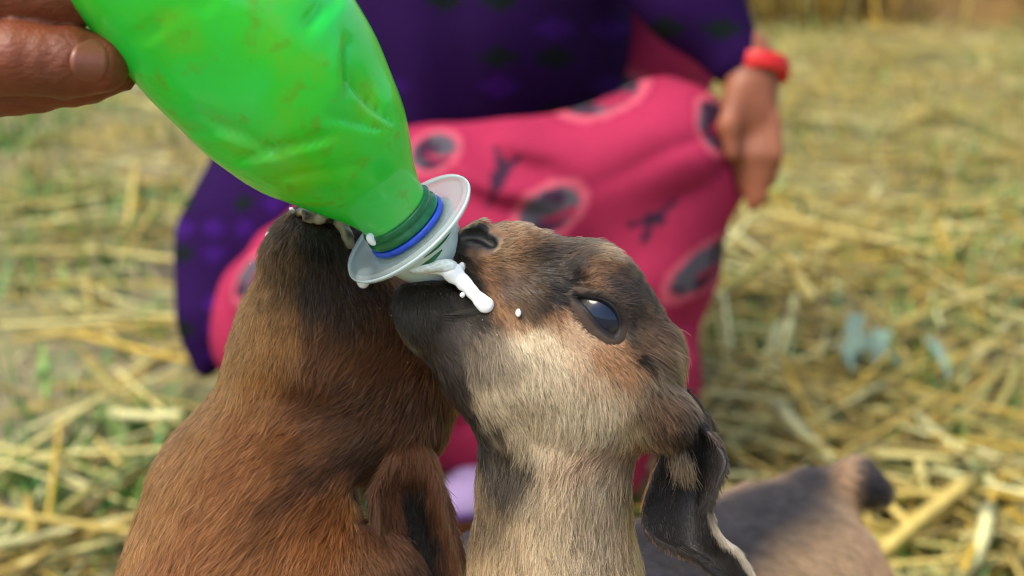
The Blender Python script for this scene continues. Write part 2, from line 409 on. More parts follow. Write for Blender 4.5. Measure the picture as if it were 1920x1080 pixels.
STRAW_COLS = np.array([lin(214, 186, 112), lin(198, 166, 88), lin(222, 204, 142), lin(178, 150, 84), lin(226, 216, 168), lin(172, 160, 96), lin(150, 128, 78), lin(204, 168, 70)]) * np.array([0.78, 0.82, 0.65])
MAT_STRAW = painted('straw', rough=0.55, noise_=(60, 0.2), spec=0.35)
def straws(cen, yaw, pitch, L, wd, bend, cols, flat=0.5, seg=3):
    """many bent flattened stalks in one mesh: returns V, F, colours"""
    n = len(cen); t = np.linspace(-0.5, 0.5, seg + 1)
    d = np.stack([np.cos(yaw) * np.cos(pitch), np.sin(yaw) * np.cos(pitch), np.sin(pitch)], 1)
    s = np.stack([-np.sin(yaw), np.cos(yaw), np.zeros(n)], 1); u = np.cross(d, s)
    pts = cen[:, None] + L[:, None, None] * t[None, :, None] * d[:, None] + (bend * L)[:, None, None] * (0.25 - t ** 2)[None, :, None] * (s + 0.3 * u)[:, None]
    tp = np.array([1, 1, 0.95, 0.75] if seg == 3 else [1] * (seg + 1))
    ringo = [(1, 0), (0, 1), (-1, 0), (0, -1)]
    V = np.stack([pts + (wd[:, None] * tp)[..., None] * 0.5 * (a * s[:, None] + b * flat * u[:, None]) for a, b in ringo], 2)      # n, seg+1, 4, 3
    base = (np.arange(n) * (seg + 1) * 4)[:, None, None]
    q = np.array([[i * 4 + j, i * 4 + (j + 1) % 4, (i + 1) * 4 + (j + 1) % 4, (i + 1) * 4 + j] for i in range(seg) for j in range(4)] + [[3, 2, 1, 0], [seg * 4, seg * 4 + 1, seg * 4 + 2, seg * 4 + 3]])
    Fq = (base + q[None]).reshape(-1, 4)
    return V.reshape(-1, 3), Fq, np.repeat(cols, (seg + 1) * 4, axis=0)
def straw_density(x, y):
    """thick golden litter towards the right and the back, thin over the bare patch on the left"""
    P = np.stack([x, y, np.zeros_like(x)], 1)
    side = np.clip((x / np.maximum(y, 0.3) + 0.12) / 0.22, 0, 1)
    g_ = ground_pt(130, 730); soil = 1 - 0.9 * np.exp(-(((x - g_[0]) / 0.13) ** 2 + ((y - g_[1]) / 0.22) ** 2))
    return soil * np.clip(0.12 + 0.62 * side + 0.30 * np.clip((y - 1.8) / 1.5, 0, 1) + 0.35 * noise(P, 2.6, 95), 0.08, 1)
def scatter(n, y0, y1, pw=1.0):
    y = y0 + (y1 - y0) * rng.random(n) ** pw; x = (rng.random(n) * 2 - 1) * (0.74 * y + 0.55); return x, y
x, y = scatter(50000, 0.25, 7.0, 1.25); k_ = rng.random(len(x)) < straw_density(x, y); x, y = x[k_], y[k_]; n = len(x)
cols = STRAW_COLS[rng.integers(0, 8, n)] * np.clip(1 + rng.normal(0, 0.18, n), 0.5, 1.4)[:, None]
gr = (rng.random(n) < 0.10); cols[gr] = lin(150, 156, 92)
V, Fq, cc = straws(np.stack([x, y, hgt(x, y) + 0.004 + 0.03 * rng.random(n) ** 2], 1), rng.random(n) * 2 * math.pi, rng.normal(0, 0.10, n), rng.gamma(3, 0.042, n) + 0.04, np.clip(rng.normal(0.0042, 0.0015, n), 0.0018, 0.008), rng.normal(0, 0.10, n), cols, flat=0.35)
put('straw_litter', mesh_data('straw_litter', V, Fq, cc), MAT_STRAW, kind='stuff', label='golden straw litter spread over the ground', category='straw')
# short chopped bits
x, y = scatter(37000, 0.3, 6.5, 1.1); k_ = rng.random(len(x)) < straw_density(x, y) + 0.08; x, y = x[k_], y[k_]; n = len(x)
cols = STRAW_COLS[rng.integers(0, 8, n)] * np.clip(0.85 + rng.normal(0, 0.22, n), 0.35, 1.4)[:, None]; dk = rng.random(n) < 0.12; cols[dk] = lin(92, 80, 66)
V, Fq, cc = straws(np.stack([x, y, hgt(x, y) + 0.003 + 0.012 * rng.random(n)], 1), rng.random(n) * 2 * math.pi, rng.normal(0, 0.2, n), rng.gamma(2, 0.014, n) + 0.012, np.clip(rng.normal(0.005, 0.002, n), 0.002, 0.011), rng.normal(0, 0.15, n), cols, seg=1)
put('chaff', mesh_data('chaff', V, Fq, cc), MAT_STRAW, kind='stuff', label='chopped chaff and broken straw bits on the soil', category='chaff')
# stalks that can be picked out one by one
def stalk_mesh(kind):
    r_ = np.random.default_rng(kind); c = STRAW_COLS[kind % 8]
    V, Fq, cc = straws(np.zeros((1, 3)), np.zeros(1), np.zeros(1), np.ones(1) * 0.22, np.array([0.0075]), np.array([r_.normal(0, 0.07)]), c[None] * 1.0, flat=0.55, seg=5)
    me = mesh_data('straw_stalk', V, Fq, cc); me.materials.append(MAT_STRAW); return me
stalks = [stalk_mesh(k) for k in range(8)]
def stalk(x, y, z, yaw, pitch, sc, wdt, k, **p):
    o = bpy.data.objects.new('straw_stalk', stalks[k]); COL.objects.link(o); o.location = (x, y, z); o.rotation_euler = (rng.normal(0, 0.4), -pitch, yaw); o.scale = (sc, wdt, wdt)
    for kk, vv in p.items(): o[kk] = vv
    return o
cnt = 0
while cnt < 250:
    px_, py_ = (rng.uniform(0, 400) if rng.random() < 0.42 else rng.uniform(1330, 1920)), rng.uniform(380, 1130)
    g = ground_pt(px_, py_)
    if rng.random() > straw_density(np.array([g[0]]), np.array([g[1]]))[0] + 0.15: continue
    kk_ = int(rng.integers(0, 8))
    stalk(g[0], g[1], hgt(g[0], g[1]) + 0.012 + 0.03 * rng.random(), rng.random() * math.pi, rng.normal(0, 0.10), rng.uniform(0.5, 1.7), rng.uniform(0.7, 1.35), kk_, label='loose %s straw stalk on the ground %s' % (('golden', 'ochre', 'pale', 'brownish', 'whitish', 'greenish', 'grey brown', 'yellow')[kk_], 'left of the russet kid' if px_ < 700 else ('right of the squatting person' if py_ < 760 else 'right of the fawn kid')), category='straw', group='loose straw stalks on the ground'); cnt += 1
def stalk_between(p0, p1, wdt, k, lab, z0=0.02, z1=0.02):
    a, b = ground_pt(*p0, z0), ground_pt(*p1, z1); dv = b - a; L_ = np.linalg.norm(dv); c = (a + b) / 2
    stalk(c[0], c[1], c[2], math.atan2(dv[1], dv[0]), math.asin(dv[2] / L_), L_ / 0.22, wdt, k, label=lab, category='straw')
stalk_between((125, 622), (372, 682), 1.7, 7, 'long bright yellow straw ending beside the purple kurta tail', 0.05, 0.05)
stalk_between((0, 612), (250, 600), 1.5, 2, 'pale straw lying level left of the yellow straw', 0.04, 0.04)
stalk_between((205, 772), (365, 772), 1.9, 4, 'short thick pale straw left of the russet kid', 0.04, 0.04)
stalk_between((1620, 850), (1810, 862), 2.0, 2, 'thick pale straw lying level beyond the fawn kid\'s tail', 0.04, 0.04)
stalk_between((1640, 1048), (1838, 888), 2.2, 0, 'thick straw slanting up behind the fawn kid\'s rump', 0.03, 0.05)
stalk_between((1800, 1085), (1850, 945), 2.2, 4, 'broad pale straw standing steep at the lower right', 0.03, 0.06)
stalk_between((1455, 755), (1580, 870), 2.0, 4, 'pale stub of straw pointing at the fawn kid\'s tail', 0.05, 0.03)
stalk_between((1640, 920), (1715, 995), 1.9, 0, 'short yellow straw just right of the fawn kid\'s tail', 0.04, 0.03)
stalk_between((1720, 850), (1735, 935), 1.6, 2, 'short upright straw hanging from the level pale straw', 0.04, 0.02)
# grass
def blades(x, y, h, cols):
    n = len(x); yaw = rng.random(n) * 2 * math.pi; lean = np.abs(rng.normal(0.5, 0.35, n)); wd = np.clip(rng.normal(0.0032, 0.001, n), 0.0015, 0.006)
    d = np.stack([np.cos(yaw), np.sin(yaw), np.zeros(n)], 1); s = np.stack([-np.sin(yaw), np.cos(yaw), np.zeros(n)], 1)
    b = np.stack([x, y, hgt(x, y) - 0.002], 1); V = []
    for t, wq in ((0, 1), (0.4, 0.9), (0.75, 0.6), (1.0, 0.06)):
        c = b + (h * lean * t * t)[:, None] * d + (h * t * (1 - 0.25 * lean * t))[:, None] * np.array([0, 0, 1.0])
        V += [c - s * (wd * wq)[:, None], c + s * (wd * wq)[:, None]]
    V = np.stack(V, 1); q = np.array([[0, 1, 3, 2], [2, 3, 5, 4], [4, 5, 7, 6]])
    return V.reshape(-1, 3), ((np.arange(n) * 8)[:, None, None] + q[None]).reshape(-1, 4), np.repeat(cols, 8, axis=0)
x, y = scatter(58000, 0.3, 6.0, 1.1); P = np.stack([x, y, 0 * x], 1)
k_ = rng.random(len(x)) < np.clip(noise(P, 5.0, 97) * 1.6 + 0.05 + 0.4 * (x < -0.1 * y) + 0.08, 0, 1) * (1.2 - 0.75 * straw_density(x, y)); x, y = x[k_], y[k_]
ex, ey, eh = [], [], []
for (a, b, sp, k) in ((25, 260, 0.05, 160), (60, 380, 0.05, 120), (270, 795, 0.012, 26), (340, 600, 0.03, 60), (1895, 390, 0.05, 150), (1690, 690, 0.03, 70), (1470, 660, 0.03, 60), (60, 860, 0.03, 80), (170, 960, 0.03, 60), (1760, 960, 0.02, 40), (1420, 620, 0.02, 40), (1780, 470, 0.06, 110)):
    g = ground_pt(a, b); ex.append(g[0] + rng.normal(0, sp, k)); ey.append(g[1] + rng.normal(0, sp * 1.6, k))
x = np.concatenate([x] + ex); y = np.concatenate([y] + ey); n = len(x)
cols = np.where((rng.random(n) < 0.65)[:, None], lin(62, 112, 38), lin(108, 138, 58)) * np.clip(1 + rng.normal(0, 0.22, n), 0.5, 1.5)[:, None]
V, Fq, cc = blades(x, y, np.clip(rng.normal(0.035, 0.014, n), 0.012, 0.08), cols)
put('grass', mesh_data('grass', V, Fq, cc), painted('grass_blade', rough=0.5, noise_=(40, 0.2)), kind='stuff', label='thin green grass sprouting through the straw', category='grass')
# withered blue-green leaf clump among the straw
MAT_LEAF = plain('withered_leaf', lin(106, 130, 112), 0.7, noise_=(50, 0.35))
lc = ground_pt(1615, 690, 0.01); leafclump = empty('withered_plant', (lc[0], lc[1], 0), label='withered blue-green leaves lying in the straw right of the pink trousers', category='plant')
for (p0, p1, wd) in (((1590, 690), (1612, 598), 0.016), ((1570, 698), (1690, 690), 0.022), ((1640, 695), (1660, 640), 0.018), ((1540, 690), (1600, 700), 0.013), ((1700, 660), (1780, 712), 0.012), ((1600, 700), (1632, 650), 0.015)):
    a, b = ground_pt(*p0, 0.015), ground_pt(*p1, 0.03); dv = b - a; s = np.cross(dv, [0, 0, 1.0]); s /= np.linalg.norm(s)
    V = []
    for t in np.linspace(0, 1, 7):
        c = a + dv * t + np.array([0, 0, 0.03 * math.sin(math.pi * t)]); wq = wd * (0.25 + math.sin(math.pi * min(t * 0.9 + 0.08, 1)))
        V += [c - s * wq * 0.5 + [0, 0, 0.003], c, c + s * wq * 0.5 + [0, 0, 0.003]]
    V = np.array(V); up_ = V + [0, 0, 0.0006]
    q = [(i * 3 + j, i * 3 + j + 1, i * 3 + j + 4, i * 3 + j + 3) for i in range(6) for j in range(2)]
    put('leaf', mesh_data('leaf', V - np.array([lc[0], lc[1], 0]), q), MAT_LEAF, leafclump)
# bank of standing hay behind
hb = ground_pt(1500, 52); yb = hb[1]
ux = np.linspace(-4.5, 6.5, 90); uy = np.linspace(0, 1.6, 22); UX, UY = np.meshgrid(ux, uy, indexing='ij')
P = np.stack([UX.ravel(), UY.ravel() + yb, 0 * UX.ravel()], 1)
edge = 0.35 * noise(np.stack([UX.ravel(), 0 * UX.ravel(), 0 * UX.ravel()], 1), 0.9, 98).reshape(UX.shape)
HZ = 0.75 * np.clip((UY - 0.1 - 0 * edge) / 0.5, 0, 1) ** 0.7 * np.clip((1.62 - UY) / 0.5, 0, 1) ** 0.5 + 0.05 * noise(P, 4, 99).reshape(UX.shape) - 0.02
idx = np.arange(UX.size).reshape(UX.shape); Fm = np.stack([idx[:-1, :-1], idx[1:, :-1], idx[1:, 1:], idx[:-1, 1:]], -1).reshape(-1, 4)
hay = empty('hay_stack', (1.0, yb + 0.8, 0), label='bank of golden hay standing behind the yard with dark gaps', category='hay')
off = np.array([1.0, yb + 0.8, 0])
put('mound', mesh_data('mound', np.stack([UX.ravel(), UY.ravel() + yb, HZ.ravel()], 1) - off, Fm), plain('hay_shade', lin(104, 80, 42), 0.95, noise_=(9, 0.4)), hay)
n = 9000; x = rng.uniform(-4.4, 6.4, n); yy_ = yb + 0.04 + 0.7 * rng.random(n) ** 1.5
gap = ((np.abs(x - ground_pt(1765, 45)[0]) < 0.13) | (np.abs(x - ground_pt(1885, 45)[0]) < 0.10)) & (rng.random(n) < 0.9); x, yy_ = x[~gap], yy_[~gap]; n = len(x)
zz = 0.75 * np.clip((yy_ - yb - 0.1) / 0.5, 0, 1) ** 0.7
cols = STRAW_COLS[rng.integers(0, 8, n)] * np.array([1.0, 0.92, 0.72]) * np.clip(1 + rng.normal(0, 0.2, n), 0.5, 1.4)[:, None]
V, Fq, cc = straws(np.stack([x, yy_, zz + 0.12 + 0.1 * rng.random(n)], 1), rng.random(n) * 2 * math.pi, rng.normal(1.25, 0.25, n), rng.uniform(0.22, 0.5, n), np.full(n, 0.007), rng.normal(0, 0.2, n), cols)
put('hay_stalks', mesh_data('hay_stalks', V - off, Fq, cc), MAT_STRAW, hay, kind='stuff')

# ================================================================== squatting person in pink trousers and purple kurta
def wq(a, b, k=0.03, mode='+', flat=None): return cone(Q(*a[:3]), Q(*b[:3]), a[3] * a[2] / F_PX, b[3] * b[2] / F_PX, k, mode, flat)
def chain(pts, k=0.03): return [wq(a, b, k) for a, b in zip(pts[:-1], pts[1:])]
skin = []
skin += chain([(700, 320, 1.68, 170), (900, 60, 1.68, 170), (950, -300, 1.67, 185), (955, -430, 1.68, 120), (960, -520, 1.67, 75), (965, -600, 1.65, 78)])
skin += chain([(760, -400, 1.80, 90), (1140, -400, 1.56, 90)])
skin += [ell(Q(975, -740, 1.61), np.array([0.075, 0.105, 0.09]), None, 0.02), ell(Q(985, -660, 1.57), np.array([0.05, 0.05, 0.055]), None, 0.03), ell(Q(1000, -715, 1.535), np.array([0.013, 0.022, 0.018]), None, 0.01)]   # head, jaw, nose
skin += chain([(1140, -400, 1.56, 70), (1190, -130, 1.50, 58), (1400, 115, 1.47, 44), (1416, 150, 1.465, 40)], 0.02)                    # near arm
skin += chain([(760, -400, 1.80, 70), (1000, -170, 1.90, 58), (1230, -170, 1.86, 44), (1330, -120, 1.84, 40)], 0.02)                    # far arm
skin += [ell(Q(1410, 195, 1.46), np.array([0.0225, 0.036, 0.018]), None, 0.012)]
for px0, px1, px2, dz, l, r in ((1386, 1384, 1398, 0.004, -10, 17), (1408, 1408, 1412, 0.0, 16, 18), (1430, 1432, 1428, -0.004, 8, 17), (1449, 1455, 1446, -0.006, -26, 15)):
    skin += [wq((px0, 220, 1.46 + dz, r + 1), (px1, 290, 1.454 + dz, r - 1), 0.002), wq((px1, 290, 1.454 + dz, r - 1), (px2, 368 + l, 1.462 + dz, r - 5), 0.002)]
skin += [wq((1385, 170, 1.452, 24), (1366, 235, 1.445, 20), 0.012), wq((1366, 235, 1.445, 20), (1374, 290, 1.446, 15), 0.006)]          # thumb
skin += [ell(Q(1340, -110, 1.835), np.array([0.035, 0.025, 0.02]), None, 0.015)]
skin += chain([(690, 590, 1.56, 120), (1255, 290, 1.50, 80), (1120, 860, 1.56, 48), (900, 955, 1.58, 44), (790, 990, 1.52, 36)], 0.03)   # near leg and foot
skin += chain([(740, 520, 1.74, 120), (1235, 100, 1.80, 75), (1080, 760, 1.78, 48), (1000, 850, 1.74, 40)], 0.03)
Vp, Fp, _ = sculpt(skin, 0.004)
baseP = tuple(ground_pt(900, 900)); baseP = (baseP[0], baseP[1], 0.0)
m_, t_, b_ = new_mat('light_brown_skin'); setp(b_, rough=0.5, sss=0.2, spec=0.35); b_.inputs['Subsurface Radius'].default_value = (1, 0.35, 0.2); b_.inputs['Subsurface Scale'].default_value = 0.006
rgb = t_.nodes.new('ShaderNodeRGB'); rgb.outputs[0].default_value = (*lin(138, 82, 56), 1); t_.links.new(vary(t_, rgb.outputs[0], 30, 0.15), b_.inputs['Base Color'])
person = add('person', Vp, Fp, m_, base=baseP, label='person squatting in pink printed trousers and a purple patterned kurta', category='person')
# trousers
tr = chain([(650, 600, 1.56, 228), (800, 455, 1.54, 204), (1244, 292, 1.50, 122)], 0.03)
tr += chain([(1250, 296, 1.50, 125), (1230, 480, 1.51, 108), (1198, 700, 1.53, 104), (1130, 850, 1.56, 80)], 0.04)
tr += chain([(740, 520, 1.74, 190), (1000, 200, 1.76, 150), (1228, 92, 1.72, 100)], 0.05) + chain([(1228, 92, 1.72, 96), (1080, 780, 1.76, 90)], 0.05)
tr += chain([(650, 640, 1.60, 200), (980, 780, 1.60, 120), (920, 820, 1.60, 60)], 0.06)
tr += [wq((1060, 870, 1.56, 120), (1150, 870, 1.56, 70), 0.03)]
def folds(P):
    al_, pe_ = P[:, 0] * 0.93 + P[:, 1] * 0.36, -P[:, 0] * 0.36 + P[:, 1] * 0.93
    fd = noise(np.stack([al_ * 5, pe_ * 24, P[:, 2] * 8], 1), 1.0, 106); fd2 = (1 - np.abs(fd)) ** 3
    q = P * np.array([1, 1, 0.6]); ph = noise(P, 7, 101) * 2.2
    return 0.0065 * (fd2 - 0.3) + 0.0045 * noise(q, 9, 102) + 0.0035 * noise(q, 26, 105) + 0.006 * np.sin(46 * (P[:, 0] * 0.55 + P[:, 1] * 0.85) + 5 * ph) * np.clip(noise(P, 9, 103) + 0.3, 0, 1)
Vt, Ft, _ = sculpt(tr, 0.0042, folds)
x, y = px_of(Vt)
PINK = lin(148, 36, 68)
c = np.tile(PINK, (len(Vt), 1)); c = c * (1 + 0.10 * noise(Vt, 14, 104))[:, None]
def rot(x, y, cx, cy, ang): a = math.radians(ang); return (x - cx) * math.cos(a) + (y - cy) * math.sin(a), -(x - cx) * math.sin(a) + (y - cy) * math.cos(a)
near = -Vt[:, 2] < 1.66
INK, RIMC, GREY = lin(50, 26, 46), lin(176, 74, 92), lin(88, 84, 92)
for cx, cy_, rx, ry, an in ((1130, 180, 96, 42, -18), (1338, 235, 36, 66, -18), (812, 285, 62, 42, -25), (1030, 395, 84, 52, -32), (1322, 500, 110, 40, -38), (470, 520, 62, 26, -60), (880, 600, 90, 50, -20), (640, 480, 80, 40, -40)):
    u, v = rot(x, y, cx, cy_, an); rr = np.sqrt((u / rx) ** 2 + (v / ry) ** 2) 
    c[near & (rr < 1.12) & (rr > 0.98)] = lin(140, 26, 62); c[near & (rr <= 0.98) & (rr > 0.74)] = RIMC
    sel_ = near & (rr <= 0.74); nq = noise(Vt, 75, 131); c[sel_] = GREY * 0.7; c[sel_ & (nq + 0.5 * v / ry > 0.05)] = INK; c[sel_ & (np.abs(v / ry - 0.35 * u / rx - 0.25 + 0.25 * nq) < 0.16) & (u > -0.2 * rx)] = PINK * 0.85
def stroke(p0, p1, wd0, wd1=None):
    wd1 = wd0 if wd1 is None else wd1; a, b = np.array(p0, float), np.array(p1, float); ab = b - a
    t = np.clip(((x - a[0]) * ab[0] + (y - a[1]) * ab[1]) / (ab @ ab), 0, 1); q = np.hypot(x - a[0] - t * ab[0], y - a[1] - t * ab[1])
    c[near & (q < wd0 + (wd1 - wd0) * t)] = INK
def bow(cx, cy_, ang, s=1.0):
    a = math.radians(ang); f = lambda u, v: (cx + s * (u * math.cos(a) - v * math.sin(a)), cy_ + s * (u * math.sin(a) + v * math.cos(a)))
    stroke(f(-5, 0), f(16, 2), 17 * s, 12 * s); stroke(f(0, 0), f(-58, 10), 10 * s, 4 * s); stroke(f(10, 0), f(45, -30), 9 * s, 6 * s); stroke(f(10, 0), f(50, 16), 9 * s, 6 * s)
bow(936, 332, -62, 1.0); bow(1228, 411, 150, 0.95); bow(1010, 560, 40, 1.0); bow(1190, 660, -60, 1.0); bow(720, 560, 20, 0.9)
add('trousers', Vt, Ft, painted('pink_cotton', rough=0.85, noise_=(260, 0.10), bump=(700, 0.25, 0.0006), spec=0.15), person, baseP, col=c)
# kurta
ku = chain([(690, 330, 1.70, 250), (890, 60, 1.69, 268), (950, -320, 1.67, 262), (958, -420, 1.68, 160)], 0.06)
ku += chain([(760, -390, 1.80, 110), (1130, -390, 1.57, 112)], 0.06) + chain([(1130, -390, 1.57, 108), (1185, -140, 1.50, 92), (1294, 0, 1.485, 70), (1374, 108, 1.47, 58)], 0.04)
ku += chain([(760, -390, 1.80, 105), (1000, -170, 1.90, 90), (1220, -175, 1.86, 72)], 0.04)
ku += chain([(560, 350, 1.66, 165), (470, 470, 1.62, 124), (412, 610, 1.58, 52), (386, 690, 1.57, 16)], 0.05)
def kfold(P): return 0.006 * noise(P, 12, 111) + 0.003 * np.sin(60 * P[:, 0] + 6 * noise(P, 5, 112)) * np.clip((px_of(P)[0] - 300) / 300, 0.4, 1)
Vk, Fk, _ = sculpt(ku, 0.0042, kfold)
x, y = px_of(Vk); PURP = lin(34, 10, 58)
c = np.tile(PURP, (len(Vk), 1)) * (1 + 0.15 * noise(Vk, 22, 113))[:, None]
tail = x < 600; sc_ = np.where(tail, 0.55, 1.0)
uu, vv = x / (104 * sc_), y / (54 * np.where(tail, 1.0, 1.0) * sc_ * np.where(tail, 1.6, 1)); ru, rv = np.round(uu), np.round(vv); hsh = _hash(ru.astype(np.int64), rv.astype(np.int64), 0 * ru.astype(np.int64), 5)
dia = (np.abs(uu - ru) + np.abs(vv - rv)) < 0.42
c[dia & (hsh < 0.30)] = lin(16, 24, 24); c[dia & (hsh > 0.78)] = lin(48, 15, 88)
dark = (~tail) & (y < 230) & (x < 1150); c[dark] *= 0.8  # torso cloth painted darker, its shade put into the colour
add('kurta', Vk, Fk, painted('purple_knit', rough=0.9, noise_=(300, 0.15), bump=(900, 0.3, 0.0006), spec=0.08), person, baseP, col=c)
# bangle
n, m = 48, 12; Bc = Q(1423, 128, 1.466); V = []
for i in range(n):
    a = 2 * math.pi * i / n; dv = np.array([math.cos(a), 0.10 * math.cos(a) * -1 + 0.18 * math.sin(a), math.sin(a)])
    for j in range(m):
        b = 2 * math.pi * j / m; V.append(Bc + dv * (0.0262 + 0.0018 * math.cos(b)) + np.array([0.0, 0.0080 * math.sin(b), 0]))
Fq = np.array([(i * m + j, ((i + 1) % n) * m + j, ((i + 1) % n) * m + (j + 1) % m, i * m + (j + 1) % m) for i in range(n) for j in range(m)])
add('bangle', np.array(V), Fq, plain('red_thread', lin(196, 22, 22), 0.5, noise_=(300, 0.2)), person, baseP, label='red band on the wrist')
# hair, slipper
Vr, Fr, _ = sculpt([ell(Q(965, -765, 1.64), np.array([0.088, 0.098, 0.095]), None, 0.01), ell(Q(940, -640, 1.73), np.array([0.045, 0.06, 0.04]), None, 0.02), plane(Q(985, -720, 1.575), (0.25, -0.35, 1), 0.01)], 0.004, lambda P: 0.002 * noise(P, 90, 121))
add('hair', Vr, Fr, plain('black_hair', lin(24, 20, 18), 0.45), person, baseP)
sl_ = chain([(905, 895, 1.585, 52), (885, 945, 1.56, 56), (800, 985, 1.51, 46)], 0.02)
Vs, Fs, _ = sculpt(sl_ + [plane(Q(880, 975, 1.53), (0, -1, 0.1), 0.004)], 0.003)
x, y = px_of(Vs); c = np.tile(lin(150, 130, 170), (len(Vs), 1)); c[y > 962] = lin(100, 66, 140)
add('slipper', Vs, Fs, painted('lavender_cloth', rough=0.8, noise_=(200, 0.12)), person, baseP, col=c)
# ================================================================== the grey-brown kid (head in profile, mouth on the teat)
def legs_ops(pts, k=0.012):
    out = []
    for chain in pts:
        for (p, r), (q, r2) in zip(chain[:-1], chain[1:]): out.append(cone(from_world(p), from_world(q), r, r2, k))
    return out
def hoof(parent, base, p, d, mat):
    """cloven hoof under world point p, toe towards d (two claws in one mesh)"""
    d = np.array([d[0], d[1], 0.0]); d /= np.linalg.norm(d); s = np.array([-d[1], d[0], 0]); p = np.array(p, float)
    V, Fc = [], []
    for sg in (-1, 1):
        o = len(V); c = p + s * sg * 0.0065
        for z, f, b_, wd in ((0.0, 0.021, -0.011, 0.0062), (0.014, 0.013, -0.009, 0.0055), (0.026, 0.006, -0.007, 0.0045)):
            for fx, sx in ((f, 0.25), (f * 0.55, 1.0), (b_ * 0.5, 1.0), (b_, 0.5)):
                V.append(c + d * fx + s * wd * sx + [0, 0, z])
            for fx, sx in ((b_, -0.5), (b_ * 0.5, -1.0), (f * 0.55, -1.0), (f, -0.25)):
                V.append(c + d * fx + s * wd * sx + [0, 0, z])
        for l in range(2):
            for j in range(8): Fc.append((o + l * 8 + j, o + l * 8 + (j + 1) % 8, o + l * 8 + 8 + (j + 1) % 8, o + l * 8 + 8 + j))
        Fc += [tuple(o + j for j in range(8))[::-1], tuple(o + 16 + j for j in range(8))]
    return put('hoof', mesh_data('hoof', np.array(V) - np.array(base), Fc), mat, parent)
MAT_HOOF = plain('hoof_horn', lin(52, 46, 40), 0.55, noise_=(90, 0.3))

zo = 25
MUZ = lin(40, 37, 31)
PALE, TAN, ORG, BRN, DRK, BLK, GRY = lin(214, 194, 160), lin(190, 162, 120), lin(146, 102, 66), lin(118, 88, 62), lin(62, 52, 44), lin(17, 15, 13), lin(104, 92, 82)
ops = [
    pe((1126, 616, zo), (122, 108, 122), 40, 40),                      # skull
    pe((1128, 556, zo), (92, 68, 86), 34, 40),                        # forehead
    pc((1080, 552, zo, 104), (960, 502, zo, 72), 40),                  # bridge of the nose
    pc((960, 498, zo, 74), (900, 486, zo + 4, 62), 30),                # upper lip
    pe((897, 462, zo), (40, 38, 58), 15, 24),                          # nose
    pc((868, 436, 66, 9), (896, 424, 66, 10), 12), pc((896, 424, 66, 10), (930, 446, 70, 9), 12),   # wing of the nostril
    pe((918, 520, zo + 18), (40, 48, 54), 25, 30),                     # side of the upper lip
    pc((1130, 720, zo, 120), (960, 690, zo, 108), 60),
    pc((960, 690, zo, 108), (832, 604, zo, 76), 60),                   # lower jaw
    pe((815, 580, zo), (72, 62, 66), 20, 40),                          # chin
    pe((1080, 700, zo + 20), (150, 130, 104), 10, 70),                 # cheek
    pe((1172, 715, zo), (82, 98, 106), 0, 50),
    pe((1206, 660, zo), (46, 56, 76), 60, 50),                         # poll
    pe((1135, 548, zo + 92), (72, 26, 34), 28, 34),                    # brow over the eye
    pe((1030, 596, zo + 58), (90, 44, 42), 28, 60),                    # facial crest
    pe((1240, 778, zo + 55), (66, 56, 58), 45, 30),                    # root of the ear
    pc((1075, 795, zo - 20, 118), (1045, 900, zo - 35, 122), 50),
    pc((1045, 900, zo - 35, 122), (1040, 1090, zo - 60, 132), 50),     # neck
    pc((965, 800, zo + 10, 66), (948, 1000, zo - 20, 40), 40),         # muscle along the throat
    cone(C(1040, 1090, zo - 60), from_world((0.005, 0.60, 0.35)), rs(132), 0.041, 0.02),
    cone(from_world((0.005, 0.60, 0.35)), from_world((0.015, 0.655, 0.292)), 0.043, 0.060, 0.03),
    cone(from_world((0.015, 0.655, 0.280)), from_world((0.09, 0.74, 0.268)), 0.058, 0.058, 0.03),   # trunk
    cone(from_world((0.09, 0.74, 0.268)), from_world((0.142, 0.787, 0.264)), 0.058, 0.057, 0.03),
    cone(from_world((0.142, 0.787, 0.264)), from_world((0.160, 0.803, 0.250)), 0.057, 0.047, 0.03),
]
tx, ty = 0.683, 0.73; nx, ny = 0.73, -0.683
fl = [];
for s_ in (-1, 1):
    bx, by = 0.018 + nx * 0.033 * s_, 0.652 + ny * 0.033 * s_
    fl.append([((bx, by, 0.265), 0.034), ((bx - tx * 0.01, by - ty * 0.01, 0.19), 0.021), ((bx, by, 0.115), 0.0135), ((bx, by, 0.055), 0.0095), ((bx - tx * 0.004, by - ty * 0.004, 0.03), 0.0115)])
    hx, hy = 0.140 + nx * 0.032 * s_, 0.786 + ny * 0.032 * s_
    fl.append([((hx, hy, 0.255), 0.037), ((hx - tx * 0.012, hy - ty * 0.012, 0.185), 0.028), ((hx + tx * 0.028, hy + ty * 0.028, 0.115), 0.0135), ((hx + tx * 0.02, hy + ty * 0.02, 0.055), 0.0095), ((hx + tx * 0.016, hy + ty * 0.016, 0.03), 0.0115)])
ops += legs_ops(fl)
ops += [
    cone(Q(1520, 945, 0.895), Q(1602, 908, 0.90), 0.018, 0.0115, 0.014),   # tail
    cone(Q(1602, 908, 0.90), Q(1636, 922, 0.90), 0.0115, 0.0085, 0.008),
]
SOLID2 = [o_ for o_ in ops if o_[3] == '+'][:17]
def face_z(px_, py_):
    """how far the uncarved face stands towards the camera at a picture point"""
    zs = np.arange(60.0, 220.0, 1.0); q = evalf(SOLID2, np.array([C(px_, py_, z_) for z_ in zs])); i = np.where(q < 0)[0]
    return zs[i[-1]] if len(i) else 60.0
nz_ = [face_z(872, 441) - 1, face_z(898, 440) + 1, face_z(922, 456) - 1]
zc_eye = face_z(1129, 590) - 40
